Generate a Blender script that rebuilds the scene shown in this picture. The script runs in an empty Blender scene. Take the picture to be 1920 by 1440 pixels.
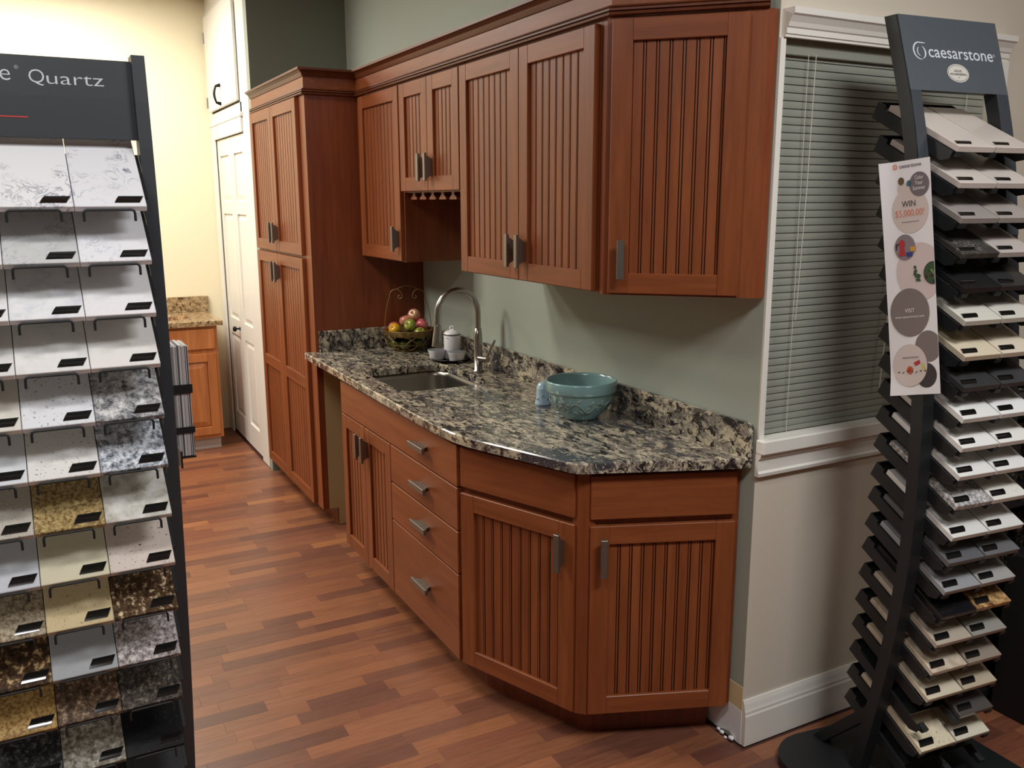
import bpy, bmesh, math, random
from math import sin, cos, pi, radians, sqrt, atan2
from mathutils import Vector, Matrix

random.seed(7)
SC = bpy.context.scene
COL = SC.collection

# ------------------------------------------------------------------ camera
def S(r, g, b):
    def f(c):
        c /= 255.0
        return c / 12.92 if c <= 0.04045 else ((c + 0.055) / 1.055) ** 2.4
    return (f(r), f(g), f(b), 1.0)

cam_d = bpy.data.cameras.new('camera')
cam = bpy.data.objects.new('camera', cam_d)
COL.objects.link(cam)
cam_d.sensor_fit = 'HORIZONTAL'
cam_d.sensor_width = 36.0
cam_d.lens = 1664.58 / 1920 * 36.0
cam_d.clip_start = 0.02
CP = Vector((1.8270, -1.7811, 1.6409))
CR = Vector((0.475209, 0.87986937, -0.00250972))
CU = Vector((-0.17668064, 0.098217, 0.97935559))
CF = Vector((-0.86195148, 0.46495517, -0.20212949))
mw = Matrix.Identity(4)
for i in range(3):
    mw[i][0] = CR[i]; mw[i][1] = CU[i]; mw[i][2] = -CF[i]; mw[i][3] = CP[i]
cam.matrix_world = mw
SC.camera = cam

# ------------------------------------------------------------------ exposure, world, lights
SC.view_settings.view_transform = 'Standard'
SC.view_settings.look = 'None'
SC.view_settings.gamma = 1.0
SC.view_settings.use_curve_mapping = False
SC.view_settings.exposure = 0.0
wd = bpy.data.worlds.new('world'); SC.world = wd
wd.use_nodes = True
wd.node_tree.nodes['Background'].inputs[0].default_value = (0.02, 0.025, 0.04, 1)
wd.node_tree.nodes['Background'].inputs[1].default_value = 0.3

def area(name, loc, sx, sy, power, color=(1, 0.93, 0.83), rot=(0, 0, 0)):
    l = bpy.data.lights.new(name, 'AREA'); l.shape = 'RECTANGLE'
    l.size = sx; l.size_y = sy; l.energy = power; l.color = color
    o = bpy.data.objects.new(name, l); COL.objects.link(o)
    o.location = loc; o.rotation_euler = rot
    return o
CEIL = 3.0
area('ceiling_lamp_hall', (-3.95, -1.75, CEIL - .03), .6, 1.2, 54, (1, .97, .91))
area('ceiling_lamp_aisle', (-2.6, -3.1, CEIL - .03), .5, .9, 66, (1, .96, .88))
area('ceiling_lamp_counter', (-1.9, -1.9, CEIL - .03), .35, .7, 32, (1, .96, .89))
area('ceiling_lamp_front', (1.7, -.3, CEIL - .03), .5, .9, 54, (.97, .98, 1))
area('fill_lamp_right', (2.4, 1.3, CEIL - .03), .5, .9, 13, (1, .96, .9))  # added fill lamp, lifts the window wall and blind behind the tower
area('ceiling_lamp_side', (1.05, -2.2, CEIL - .03), .3, .8, 24, (1, .98, .96))

# ------------------------------------------------------------------ materials
def lin(c):
    return c if len(c) == 4 else (c[0], c[1], c[2], 1)

def newmat(name):
    m = bpy.data.materials.new(name); m.use_nodes = True
    nt = m.node_tree
    return m, nt, nt.nodes['Principled BSDF']

def N(nt, t, **kw):
    n = nt.nodes.new(t)
    for k, v in kw.items():
        setattr(n, k, v)
    return n

def plain(name, c, rough=.5, metal=0.0, coat=0.0, bump=0.0, bscale=300, spec=.5):
    m, nt, p = newmat(name)
    p.inputs['Base Color'].default_value = c
    p.inputs['Roughness'].default_value = rough
    p.inputs['Metallic'].default_value = metal
    p.inputs['Specular IOR Level'].default_value = spec
    if coat:
        p.inputs['Coat Weight'].default_value = coat
        p.inputs['Coat Roughness'].default_value = .08
    if bump:
        tc = N(nt, 'ShaderNodeTexCoord'); nz = N(nt, 'ShaderNodeTexNoise')
        nz.inputs['Scale'].default_value = bscale
        nt.links.new(tc.outputs['Object'], nz.inputs['Vector'])
        b = N(nt, 'ShaderNodeBump'); b.inputs['Strength'].default_value = bump
        b.inputs['Distance'].default_value = .001
        nt.links.new(nz.outputs['Fac'], b.inputs['Height'])
        nt.links.new(b.outputs['Normal'], p.inputs['Normal'])
    return m

def ramp(nt, stops, interp='LINEAR'):
    r = N(nt, 'ShaderNodeValToRGB'); cr = r.color_ramp; cr.interpolation = interp
    while len(cr.elements) < len(stops):
        cr.elements.new(.5)
    for e, (p, c) in zip(cr.elements, stops):
        e.position = p; e.color = c
    return r

def mixc(nt, fac, a, b, mode='MIX'):
    n = N(nt, 'ShaderNodeMix'); n.data_type = 'RGBA'; n.blend_type = mode
    for sock, v in ((n.inputs[0], fac), (n.inputs[6], a), (n.inputs[7], b)):
        if hasattr(v, 'links') or isinstance(v, bpy.types.NodeSocket):
            nt.links.new(v, sock)
        else:
            sock.default_value = v
    return n.outputs[2]

def noise(nt, vec, scale, detail=4, rough=.55, dist=0.0):
    n = N(nt, 'ShaderNodeTexNoise')
    n.inputs['Scale'].default_value = scale; n.inputs['Detail'].default_value = detail
    n.inputs['Roughness'].default_value = rough; n.inputs['Distortion'].default_value = dist
    nt.links.new(vec, n.inputs['Vector'])
    return n.outputs['Fac']

def coords(nt, scale=(1, 1, 1), rot=(0, 0, 0), kind='Object', randomise=False):
    tc = N(nt, 'ShaderNodeTexCoord'); mp = N(nt, 'ShaderNodeMapping')
    mp.inputs['Scale'].default_value = scale; mp.inputs['Rotation'].default_value = rot
    nt.links.new(tc.outputs[kind], mp.inputs['Vector'])
    out = mp.outputs['Vector']
    if randomise:
        oi = N(nt, 'ShaderNodeObjectInfo'); vm = N(nt, 'ShaderNodeVectorMath'); vm.operation = 'ADD'
        ml = N(nt, 'ShaderNodeMath'); ml.operation = 'MULTIPLY'; ml.inputs[1].default_value = 37.0
        nt.links.new(oi.outputs['Random'], ml.inputs[0])
        nt.links.new(out, vm.inputs[0]); nt.links.new(ml.outputs[0], vm.inputs[1])
        out = vm.outputs[0]
    return out

def wood(name, dark, mid, light, axis='Z', rough=.42, coat=.06, var=True):
    m, nt, p = newmat(name)
    sc = {'Z': (14, 14, 1.1), 'X': (1.1, 14, 14), 'Y': (14, 1.1, 14)}[axis]
    v = coords(nt, sc, randomise=var)
    f1 = noise(nt, v, 3.0, 6, .6, .4)
    v2 = coords(nt, tuple(s * .3 for s in sc), randomise=var)
    f2 = noise(nt, v2, 2.0, 2, .5, .2)
    r1 = ramp(nt, [(.3, dark), (.52, mid), (.75, light)])
    nt.links.new(f2, r1.inputs[0])
    r2 = ramp(nt, [(.35, (.80, .78, .76, 1)), (.65, (1.08, 1.08, 1.08, 1))])
    nt.links.new(f1, r2.inputs[0])
    c = mixc(nt, 1.0, r1.outputs[0], r2.outputs[0], 'MULTIPLY')
    nt.links.new(c, p.inputs['Base Color'])
    p.inputs['Roughness'].default_value = rough
    p.inputs['Coat Weight'].default_value = coat
    p.inputs['Coat Roughness'].default_value = .25
    p.inputs['Specular IOR Level'].default_value = .32
    return m

M = {}
CH = (S(125, 66, 34), S(133, 72, 38), S(140, 78, 43))
M['cherry'] = wood('cherry_upright_grain', *CH, axis='Z')
M['cherry_x'] = wood('cherry_level_grain', *CH, axis='X')
M['cherry_dark'] = wood('cherry_side_panel', S(122, 62, 34), S(130, 67, 37), S(136, 72, 41), axis='Z', rough=.4)
M['cherry_trim'] = wood('cherry_dark_molding', S(90, 46, 26), S(98, 51, 29), S(106, 57, 33), axis='X')
M['glaze'] = plain('cherry_glazed_groove', S(74, 34, 18), .5)
M['nickel'] = plain('satin_nickel', S(134, 129, 122), .42, .9)
M['steel'] = plain('brushed_steel', S(172, 168, 160), .27, 1.0)
M['sinksteel'] = plain('sink_steel', S(150, 146, 138), .3, 1.0)
M['black'] = plain('black_powder_coat', S(27, 29, 31), .45, 0, 0, .05, 500)
M['slate'] = plain('dark_slate_paint', S(52, 57, 62), .42)
M['header_lit'] = plain('header_paint_lit', S(78, 85, 90), .36)  # blue-grey with the light reflected on the header put into the colour
M['dark'] = plain('near_black', S(16, 15, 15), .6)
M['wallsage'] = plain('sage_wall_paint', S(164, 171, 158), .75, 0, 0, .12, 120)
M['wallsage_shaded'] = plain('sage_wall_paint_shaded', S(112, 117, 103), .75, 0, 0, .12, 120)  # darkened sage: shade on the return wall put into the colour
M['wallbeige'] = plain('beige_wall_paint', S(212, 202, 184), .75, 0, 0, .12, 120)
M['wallcream'] = plain('cream_wall_paint', S(240, 230, 198), .75, 0, 0, .1, 120)
M['ceil'] = plain('ceiling_white', S(196, 194, 188), .8)
M['wallshow'] = plain('showroom_wall_taupe', S(120, 112, 102), .8)
M['white'] = plain('white_trim_paint', S(233, 230, 220), .4)
M['whitestrip'] = plain('pale_end_wall_paint', S(152, 156, 144), .6)
M['primer'] = plain('bare_white_plaster', S(232, 232, 232), .8, 0, 0, .5, 60)
M['tan'] = plain('unpainted_tan_strip', S(214, 196, 150), .8)
M['blind'] = plain('blind_slat_grey_cream', S(146, 148, 136), .45)
M['cord'] = plain('blind_cord', S(210, 205, 190), .6)
M['chrome'] = plain('tag_chrome', S(225, 225, 228), .15, 1.0)
M['tag'] = plain('tag_black_gloss', S(18, 18, 18), .12, 0, .6)
M['lettering'] = plain('pale_grey_print', S(205, 210, 216), .5)
M['red'] = plain('red_print', S(200, 60, 60), .5)
M['paper'] = plain('white_paper', S(232, 230, 232), .6)
M['enamel'] = plain('white_enamel', S(236, 236, 238), .2, 0, .4)
M['enamelblack'] = plain('black_enamel_rim', S(20, 20, 24), .25)
M['oak'] = wood('honey_maple', S(176, 108, 60), S(188, 119, 68), S(196, 130, 78), axis='Z')
M['bronze'] = plain('antique_bronze', S(150, 122, 76), .4, .6)
M['turq'] = plain('turquoise_glaze', S(126, 160, 160), .22, 0, .5)
M['turqrelief'] = plain('turquoise_relief_worn', S(128, 146, 140), .4, 0, .2)
M['skyblue'] = plain('pale_blue_glaze', S(170, 196, 212), .28, 0, .4)
M['knob'] = plain('black_iron', S(28, 26, 26), .4, .5)
M['glass'] = plain('night_window_pane', S(10, 12, 16), .05)

def countermat():
    m, nt, p = newmat('swirled_quartz_counter')
    v = coords(nt, (1, 2.3, 1.5), (0, 0, radians(-12)))
    def mask(sc, lo, hi, det=6, dist=.8, vec=None, rgh=.64):
        r = ramp(nt, [(lo, (1, 1, 1, 1)), (hi, (0, 0, 0, 1))])
        nt.links.new(noise(nt, vec or v, sc, det, rgh, dist), r.inputs[0])
        return r.outputs[0]
    base = ramp(nt, [(.38, S(92, 87, 84)), (.48, S(140, 132, 120)), (.54, S(178, 168, 146)), (.64, S(204, 192, 164))])
    nt.links.new(noise(nt, v, 11.0, 8, .66, 1.0), base.inputs[0])
    c = mixc(nt, mask(42.0, .40, .46), base.outputs[0], S(70, 58, 50))
    c = mixc(nt, mask(19.0, .43, .475), c, S(34, 31, 31))
    d = coords(nt, (1, 1.3, 1.2), (0, 0, .5))
    spr = ramp(nt, [(.66, S(58, 58, 62)), (.73, S(220, 220, 226))])
    nt.links.new(noise(nt, coords(nt), 420.0, 1, .5, 0), spr.inputs[0])
    c = mixc(nt, mask(4.2, .41, .45, 7, 1.2, d), c, spr.outputs[0])
    c = mixc(nt, mask(30.0, .36, .40), c, S(196, 184, 158))
    nt.links.new(c, p.inputs['Base Color'])
    p.inputs['Roughness'].default_value = .13
    p.inputs['Specular IOR Level'].default_value = .5
    return m
M['counter'] = countermat()

def granite(name, c1, c2, c3, scale=60, rough=.2):
    m, nt, p = newmat(name)
    v = coords(nt, randomise=True)
    a = noise(nt, v, scale, 6, .7, .6)
    r = ramp(nt, [(.38, c1), (.5, c2), (.62, c3)])
    nt.links.new(a, r.inputs[0])
    nt.links.new(r.outputs[0], p.inputs['Base Color'])
    p.inputs['Roughness'].default_value = rough
    return m
M['vanitytop'] = granite('tan_granite', S(74, 58, 42), S(160, 134, 98), S(188, 164, 126), 45)

STONES = {}
def stone(kind, c1, c2=None, c3=None, scale=1.0, rough=.22):
    key = (kind, c1, c2, c3, scale)
    if key in STONES:
        return STONES[key]
    m, nt, p = newmat('stone_' + kind)
    p.inputs['Roughness'].default_value = rough
    a = S(*c1); b = S(*c2) if c2 else a; d = S(*c3) if c3 else b
    v = coords(nt, randomise=True)
    if kind == 'plain':
        f = noise(nt, v, 220, 2)
        r = ramp(nt, [(.3, tuple(x * .95 for x in a[:3]) + (1,)), (.7, a)])
        nt.links.new(f, r.inputs[0]); out = r.outputs[0]
    elif kind == 'vein':
        f = noise(nt, v, 26 * scale, 6, .6, 1.8)
        r = ramp(nt, [(.462, a), (.492, b), (.508, b), (.535, a)])
        nt.links.new(f, r.inputs[0])
        f2 = noise(nt, v, 13 * scale, 3, .5, .3)
        r2 = ramp(nt, [(.47, (0, 0, 0, 1)), (.62, (1, 1, 1, 1))])
        nt.links.new(f2, r2.inputs[0])
        out = mixc(nt, r2.outputs[0], a, r.outputs[0])
    elif kind == 'speck':
        f = noise(nt, v, 190 * scale, 2, .6, .3)
        r = ramp(nt, [(.30, b), (.37, a), (.66, a), (.72, d)])
        nt.links.new(f, r.inputs[0]); out = r.outputs[0]
    elif kind == 'granite':
        f = noise(nt, v, 95 * scale, 6, .72, .15)
        r = ramp(nt, [(.36, b), (.46, tuple((x + y) / 2 for x, y in zip(a, b))), (.54, a), (.63, d)])
        nt.links.new(f, r.inputs[0]); out = r.outputs[0]
    elif kind == 'cloud':
        f = noise(nt, v, 34 * scale, 5, .6, .3)
        r = ramp(nt, [(.36, b), (.52, a), (.66, d)])
        nt.links.new(f, r.inputs[0]); out = r.outputs[0]
    nt.links.new(out, p.inputs['Base Color'])
    STONES[key] = m
    return m

def floormat(name, mode):
    m, nt, p = newmat(name)
    if mode == 'object':
        rnd = N(nt, 'ShaderNodeObjectInfo').outputs['Random']
    else:
        rnd = N(nt, 'ShaderNodeNewGeometry').outputs['Random Per Island']
    g = N(nt, 'ShaderNodeNewGeometry').outputs['Position']
    mp = N(nt, 'ShaderNodeMapping'); mp.inputs['Scale'].default_value = (34, 3.0, 1)
    nt.links.new(g, mp.inputs['Vector'])
    vm = N(nt, 'ShaderNodeVectorMath'); vm.operation = 'ADD'
    ml = N(nt, 'ShaderNodeMath'); ml.operation = 'MULTIPLY'; ml.inputs[1].default_value = 51.0
    nt.links.new(rnd, ml.inputs[0]); nt.links.new(mp.outputs[0], vm.inputs[0]); nt.links.new(ml.outputs[0], vm.inputs[1])
    f = noise(nt, vm.outputs[0], 2.2, 6, .65, .5)
    base = ramp(nt, [(0, S(103, 64, 51)), (.18, S(117, 74, 56)), (.4, S(138, 88, 60)), (.6, S(146, 94, 65)), (.8, S(124, 75, 56)), (1, S(162, 106, 68))])
    nt.links.new(rnd, base.inputs[0])
    r2 = ramp(nt, [(.3, (.72, .70, .70, 1)), (.5, (.97, .97, .97, 1)), (.7, (1.12, 1.12, 1.12, 1))])
    nt.links.new(f, r2.inputs[0])
    c = mixc(nt, 1.0, base.outputs[0], r2.outputs[0], 'MULTIPLY')
    nt.links.new(c, p.inputs['Base Color'])
    p.inputs['Roughness'].default_value = .34
    p.inputs['Specular IOR Level'].default_value = .5
    return m
M['plank'] = floormat('laminate_strip', 'object')
M['plankfar'] = floormat('laminate_strip_joined', 'island')
M['floorbase'] = plain('floor_joint', S(84, 48, 36), .8)

# ------------------------------------------------------------------ mesh helpers
class MB:
    def __init__(s):
        s.v = []; s.f = []; s.mi = []; s.sm = []
        s.X = Matrix.Identity(4)
    def add(s, vs, fs, mi=0, smooth=False):
        o = len(s.v)
        s.v += [s.X @ Vector(v) for v in vs]
        for f in fs:
            s.f.append([o + i for i in f]); s.mi.append(mi); s.sm.append(smooth)
        return s
    def box(s, x0, y0, z0, x1, y1, z1, mi=0, bev=0.0):
        if bev <= 0:
            vs = [(x0, y0, z0), (x1, y0, z0), (x1, y1, z0), (x0, y1, z0), (x0, y0, z1), (x1, y0, z1), (x1, y1, z1), (x0, y1, z1)]
            fs = [(0, 3, 2, 1), (4, 5, 6, 7), (0, 1, 5, 4), (1, 2, 6, 5), (2, 3, 7, 6), (3, 0, 4, 7)]
            return s.add(vs, fs, mi)
        bm = bmesh.new()
        bmesh.ops.create_cube(bm, size=1)
        for v in bm.verts:
            v.co = Vector((x0 + (v.co.x + .5) * (x1 - x0), y0 + (v.co.y + .5) * (y1 - y0), z0 + (v.co.z + .5) * (z1 - z0)))
        bmesh.ops.bevel(bm, geom=bm.edges[:], offset=bev, segments=1, affect='EDGES')
        s.addbm(bm, mi); bm.free()
        return s
    def addbm(s, bm, mi=0, smooth=False):
        bm.verts.ensure_lookup_table(); bm.verts.index_update()
        s.add([v.co.copy() for v in bm.verts], [[v.index for v in f.verts] for f in bm.faces], mi, smooth)
        return s
    def prism(s, poly, z0, z1, mi=0, side_mi=None):
        n = len(poly)
        a = sum(poly[i][0] * poly[(i + 1) % n][1] - poly[(i + 1) % n][0] * poly[i][1] for i in range(n))
        if a < 0:
            poly = poly[::-1]
        vs = [(x, y, z0) for x, y in poly] + [(x, y, z1) for x, y in poly]
        s.add(vs, [list(range(n))[::-1], [n + i for i in range(n)]], mi)
        s.add(vs, [(i, (i + 1) % n, n + (i + 1) % n, n + i) for i in range(n)], mi if side_mi is None else side_mi)
        return s
    def tube(s, pts, r, n=8, mi=0, closed=False, caps=True):
        pts = [Vector(p) for p in pts]
        k = len(pts); rs = r if isinstance(r, (list, tuple)) else [r] * k
        vs = []; up = None
        for i in range(k):
            if closed:
                t = pts[(i + 1) % k] - pts[i - 1]
            else:
                t = pts[min(i + 1, k - 1)] - pts[max(i - 1, 0)]
            t.normalize()
            if up is None:
                up = Vector((0, 0, 1)) if abs(t.z) < .9 else Vector((1, 0, 0))
            a = t.cross(up); a.normalize(); b = a.cross(t); up = b
            for j in range(n):
                w = 2 * pi * j / n
                vs.append(pts[i] + (a * cos(w) + b * sin(w)) * rs[i])
        fs = []
        for i in range(k if closed else k - 1):
            i2 = (i + 1) % k
            for j in range(n):
                j2 = (j + 1) % n
                fs.append((i * n + j, i * n + j2, i2 * n + j2, i2 * n + j))
        s.add(vs, fs, mi, True)
        if caps and not closed:
            s.add(vs, [list(range(n))[::-1], [(k - 1) * n + j for j in range(n)]], mi)
        return s
    def lathe(s, prof, n=32, c=(0, 0, 0), mi=0, smooth=True, sx=1, sy=1):
        vs = []
        for r, z in prof:
            for j in range(n):
                w = 2 * pi * j / n
                vs.append((c[0] + r * cos(w) * sx, c[1] + r * sin(w) * sy, c[2] + z))
        fs = []
        for i in range(len(prof) - 1):
            for j in range(n):
                j2 = (j + 1) % n
                fs.append((i * n + j, i * n + j2, (i + 1) * n + j2, (i + 1) * n + j))
        s.add(vs, fs, mi, smooth)
        k = len(prof)
        if prof[0][0] > 1e-5: s.add(vs, [list(range(n))[::-1]], mi)
        if prof[-1][0] > 1e-5: s.add(vs, [[(k - 1) * n + j for j in range(n)]], mi)
        return s
    def sweep(s, path, prof, mi=0, closed_prof=True):
        """prof [(out,z)] swept along a 2-D path; out is to the right of the direction of travel"""
        k = len(path); P = [Vector((p[0], p[1])) for p in path]; vs = []
        for i in range(k):
            ns = []
            if i > 0: d = (P[i] - P[i - 1]).normalized(); ns.append(Vector((d.y, -d.x)))
            if i < k - 1: d = (P[i + 1] - P[i]).normalized(); ns.append(Vector((d.y, -d.x)))
            if len(ns) == 2:
                m = ns[0] + ns[1]; m = m / (1 + ns[0].dot(ns[1]))
            else:
                m = ns[0]
            for o, z in prof:
                q = P[i] + m * o
                vs.append((q.x, q.y, z))
        n = len(prof); fs = []
        for i in range(k - 1):
            for j in range(n if closed_prof else n - 1):
                j2 = (j + 1) % n
                fs.append((i * n + j, i * n + j2, (i + 1) * n + j2, (i + 1) * n + j))
        fs.append(list(range(n))); fs.append([(k - 1) * n + j for j in range(n)][::-1])
        return s.add(vs, fs, mi)
    def mesh(s, name, mats):
        me = bpy.data.meshes.new(name)
        me.from_pydata([tuple(v) for v in s.v], [], s.f)
        for m in (mats if isinstance(mats, (list, tuple)) else [mats]):
            me.materials.append(m)
        me.polygons.foreach_set('material_index', s.mi)
        me.polygons.foreach_set('use_smooth', s.sm)
        bm = bmesh.new(); bm.from_mesh(me)
        bmesh.ops.recalc_face_normals(bm, faces=bm.faces)
        bm.to_mesh(me); bm.free()
        me.update()
        return me
    def build(s, name, mats, parent=None, loc=None, rot=None):
        return link(name, s.mesh(name, mats), parent, loc, rot)

def link(name, me, parent=None, loc=None, rot=None):
    o = bpy.data.objects.new(name, me); COL.objects.link(o)
    if parent: o.parent = parent
    if loc is not None: o.location = loc
    if rot is not None: o.rotation_euler = rot
    return o

def tag(o, label=None, cat=None, group=None, kind=None):
    if label: o['label'] = label
    if cat: o['category'] = cat
    if group: o['group'] = group
    if kind: o['kind'] = kind
    return o

def thing(name, label, cat, loc=(0, 0, 0), rz=0.0, group=None):
    o = link(name, None, None, loc, (0, 0, rz))
    return tag(o, label, cat, group)

def struct(name, mb, mats, loc=None, rot=None):
    return tag(mb.build(name, mats, None, loc, rot), kind='structure')

def copy_tree(o, parent=None):
    c = o.copy(); COL.objects.link(c)
    if parent: c.parent = parent
    for ch in list(o.children):
        copy_tree(ch, c)
    return c

TXT = {}
def text_geo(body, weight=0.0):
    """flat glyph geometry of the text: verts (x,y), faces, width, for size 1"""
    key = (body, weight)
    if key in TXT: return TXT[key]
    cu = bpy.data.curves.new('t', 'FONT'); cu.body = body; cu.size = 1.0; cu.offset = weight
    cu.resolution_u = 3
    o = bpy.data.objects.new('t', cu); COL.objects.link(o)
    dg = bpy.context.evaluated_depsgraph_get(); dg.update()
    ev = o.evaluated_get(dg); me = ev.to_mesh()
    vs = [(v.co.x, v.co.y) for v in me.vertices]; fs = [list(p.vertices) for p in me.polygons]
    ev.to_mesh_clear()
    bpy.data.objects.remove(o); bpy.data.curves.remove(cu)
    xs = [v[0] for v in vs]
    x0 = min(xs); w = max(xs) - x0
    TXT[key] = ([(x - x0, y) for x, y in vs], fs, w)
    return TXT[key]

def put_text(mb, body, fn, x, y, width=None, size=None, mi=0, weight=0.0, center=True):
    """fn(a, b) maps flat (right, up) metres to 3-D"""
    vs, fs, w = text_geo(body, weight)
    k = width / w if width else size
    kx = k; ky = size if size else k
    off = -w * k / 2 if center else 0
    mb.add([fn(x + off + vx * kx, y + vy * ky) for vx, vy in vs], fs, mi)
    return mb

# ------------------------------------------------------------------ room shell
FARX = -4.78
WX1 = 4.4; WY0 = -4.4; WY1 = 2.6
T = .12
b = MB(); b.box(FARX - T, WY0 - T, -.12, WX1 + T, WY1 + T, -.008)
floor = struct('floor', b, M['floorbase'])
b = MB(); b.box(FARX - T, WY0 - T, CEIL, WX1 + T, WY1 + T, CEIL + T)
struct('ceiling', b, M['ceil'])
# kitchen wall (sage), its end face belongs to the beige wall
b = MB(); b.prism([(-3.54, 0), (0, 0), (0, .001), (-T, .001), (-T, T), (-3.54, T)], 0, CEIL)
for i, f in enumerate(b.f):
    c = sum((b.v[j] for j in f), Vector()) / len(f)
    if c.x > -.001: b.mi[i] = 1
struct('wall_back', b, [M['wallsage'], M['wallbeige']])
# return wall at the left of the pantry
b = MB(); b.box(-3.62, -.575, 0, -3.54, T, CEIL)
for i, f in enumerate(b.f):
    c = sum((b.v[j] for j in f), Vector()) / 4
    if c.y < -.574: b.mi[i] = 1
struct('wall_return', b, [M['wallsage_shaded'], M['whitestrip']])
b = MB(); b.box(FARX - T, WY0 - T, 0, FARX, T, CEIL)
struct('wall_left', b, M['wallcream'])
b = MB(); b.box(FARX, WY0 - T, 0, WX1, WY0, CEIL); struct('wall_front', b, M['wallshow'])
b = MB(); b.box(WX1, WY0 - T, 0, WX1 + T, WY1 + T, CEIL); struct('wall_near', b, M['wallshow'])
b = MB(); b.box(-T, WY1, 0, WX1, WY1 + T, CEIL); struct('wall_far_end', b, M['wallshow'])
# window wall, opening y .045-.90, z .955-2.06
OY0, OY1, OZ0, OZ1 = .020, .905, .94, 2.064
b = MB()
b.box(-T, .001, 0, 0, OY0, CEIL)
b.box(-T, OY1, 0, 0, WY1, CEIL)
b.box(-T, OY0, 0, 0, OY1, OZ0)
b.box(-T, OY0, OZ1, 0, OY1, CEIL)
struct('wall_right', b, M['wallbeige'])

# laminate strips along y
def proj(p):
    d = Vector(p) - CP
    z = d.dot(CF)
    if z < .1: return None
    return 960 + 1664.58 * d.dot(CR) / z, 720 - 1664.58 * d.dot(CU) / z, z
SWID = .065
strips = []
rs = random.Random(3)
nx = int((WX1 - FARX) / SWID)
for i in range(nx):
    x0 = FARX + i * SWID
    ymax = -.02 if x0 < -.03 else WY1
    if x0 < -3.62: ymax = -.58
    y = WY0 + rs.uniform(-.4, 0)
    while y < ymax:
        L = rs.choice([.2, .27, .34, .34, .42, .5])
        y1 = min(y + L, ymax); ya = max(y, WY0)
        if y1 - ya > .02:
            p = proj((x0 + SWID / 2, (ya + y1) / 2, 0))
            vis = 0
            if p and 325 < p[0] < 1960 and p[1] < 1500:
                hid = (-3.54 < x0 < -.25 and (ya + y1) / 2 > -.5)
                if not hid: vis = L * SWID / p[2] ** 2
            strips.append((vis, x0, ya, y1))
        y += L
strips.sort(key=lambda t: -t[0])
def strip_mb(mb, x0, ya, y1):
    g = .00004; bv = .00025
    a, bb, c, d = x0 + g, x0 + SWID - g, ya + g, y1 - g
    vs = [(a, c, -.0015), (bb, c, -.0015), (bb, d, -.0015), (a, d, -.0015),
          (a + bv, c + bv, 0), (bb - bv, c + bv, 0), (bb - bv, d - bv, 0), (a + bv, d - bv, 0),
          (a, c, -.008), (bb, c, -.008), (bb, d, -.008), (a, d, -.008)]
    fs = [(4, 5, 6, 7)] + [(i, (i + 1) % 4, 4 + (i + 1) % 4, 4 + i) for i in range(4)] + [(8 + i, 8 + (i + 1) % 4, (i + 1) % 4, i) for i in range(4)]
    mb.add(vs, fs)
SM = {}
rest = MB()
for k, (vis, x0, ya, y1) in enumerate(strips):
    if k < 300 and vis > 0:
        L = round(y1 - ya, 3)
        if L not in SM:
            q = MB(); strip_mb(q, 0, 0, L); SM[L] = q.mesh('plank', M['plank'])
        link('plank', SM[L], floor, (x0, ya, 0))
    else:
        strip_mb(rest, x0, ya, y1)
tag(rest.build('planks_beyond', M['plankfar'], floor), kind='stuff')

# baseboard on the window wall and the bare plaster end
prof = [(0, 0), (.016, 0), (.016, .098), (.0135, .104), (.0135, .112), (.011, .12), (.008, .135), (.004, .148), (0, .148)]
b = MB(); b.sweep([(0.0005, .0), (0.0005, WY1)], prof)
struct('baseboard_right', b, M['white'])
b = MB(); b.sweep([(FARX + .0005, -.75), (FARX + .0005, -.62)], prof); 
b = MB()
b.add([(-.22, -.002, .012), (-.10, -.002, .004), (-.05, -.002, .018), (-.02, -.002, 0), (0, -.002, 0), (0, -.002, .112), (-.06, -.002, .115), (-.22, -.002, .11),
       (-.22, 0, .012), (-.10, 0, .004), (-.05, 0, .018), (-.02, 0, 0), (0, 0, 0), (0, 0, .112), (-.06, 0, .115), (-.22, 0, .11)],
      [tuple(range(8))] + [(i, (i + 1) % 8, 8 + (i + 1) % 8, 8 + i) for i in range(8)])
struct('trim_1', b, M['primer'])
b = MB(); b.box(-.2, -.0015, .113, 0, 0, .19)
struct('trim_2', b, M['tan'])
# crumbs of plaster at the corner
b = MB()
for (x, y, s) in ((-.07, -.012, .010), (-.045, -.02, .007), (-.03, -.010, .012), (-.09, -.008, .008)):
    bm = bmesh.new(); bmesh.ops.create_icosphere(bm, subdivisions=1, radius=s)
    for v in bm.verts: v.co = Vector((v.co.x + x, v.co.y * .7 + y, (v.co.z + s) * .6)) * 1.0
    b.addbm(bm); bm.free()
tag(b.build('plaster_crumbs', M['primer']), 'small white plaster crumbs on the floor by the wall corner', 'debris', kind='stuff')

# ------------------------------------------------------------------ window
win = MB()
win.box(-.10, OY0, OZ0, -.065, OY0 + .05, OZ1); win.box(-.10, OY1 - .05, OZ0, -.065, OY1, OZ1)
win.box(-.10, OY0, OZ0, -.065, OY1, OZ0 + .06); win.box(-.10, OY0, OZ1 - .05, -.065, OY1, OZ1)
win.box(-.10, OY0, 1.48, -.065, OY1, 1.53)
W1 = struct('window_1', win, M['white'])
b = MB(); b.box(-.088, OY0 + .04, OZ0 + .05, -.082, OY1 - .04, OZ1 - .04)
b.build('pane', M['glass'], W1)
b = MB(); b.box(-.0, -.0, OZ0 + .02, .0005, .0, OZ0)
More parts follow.
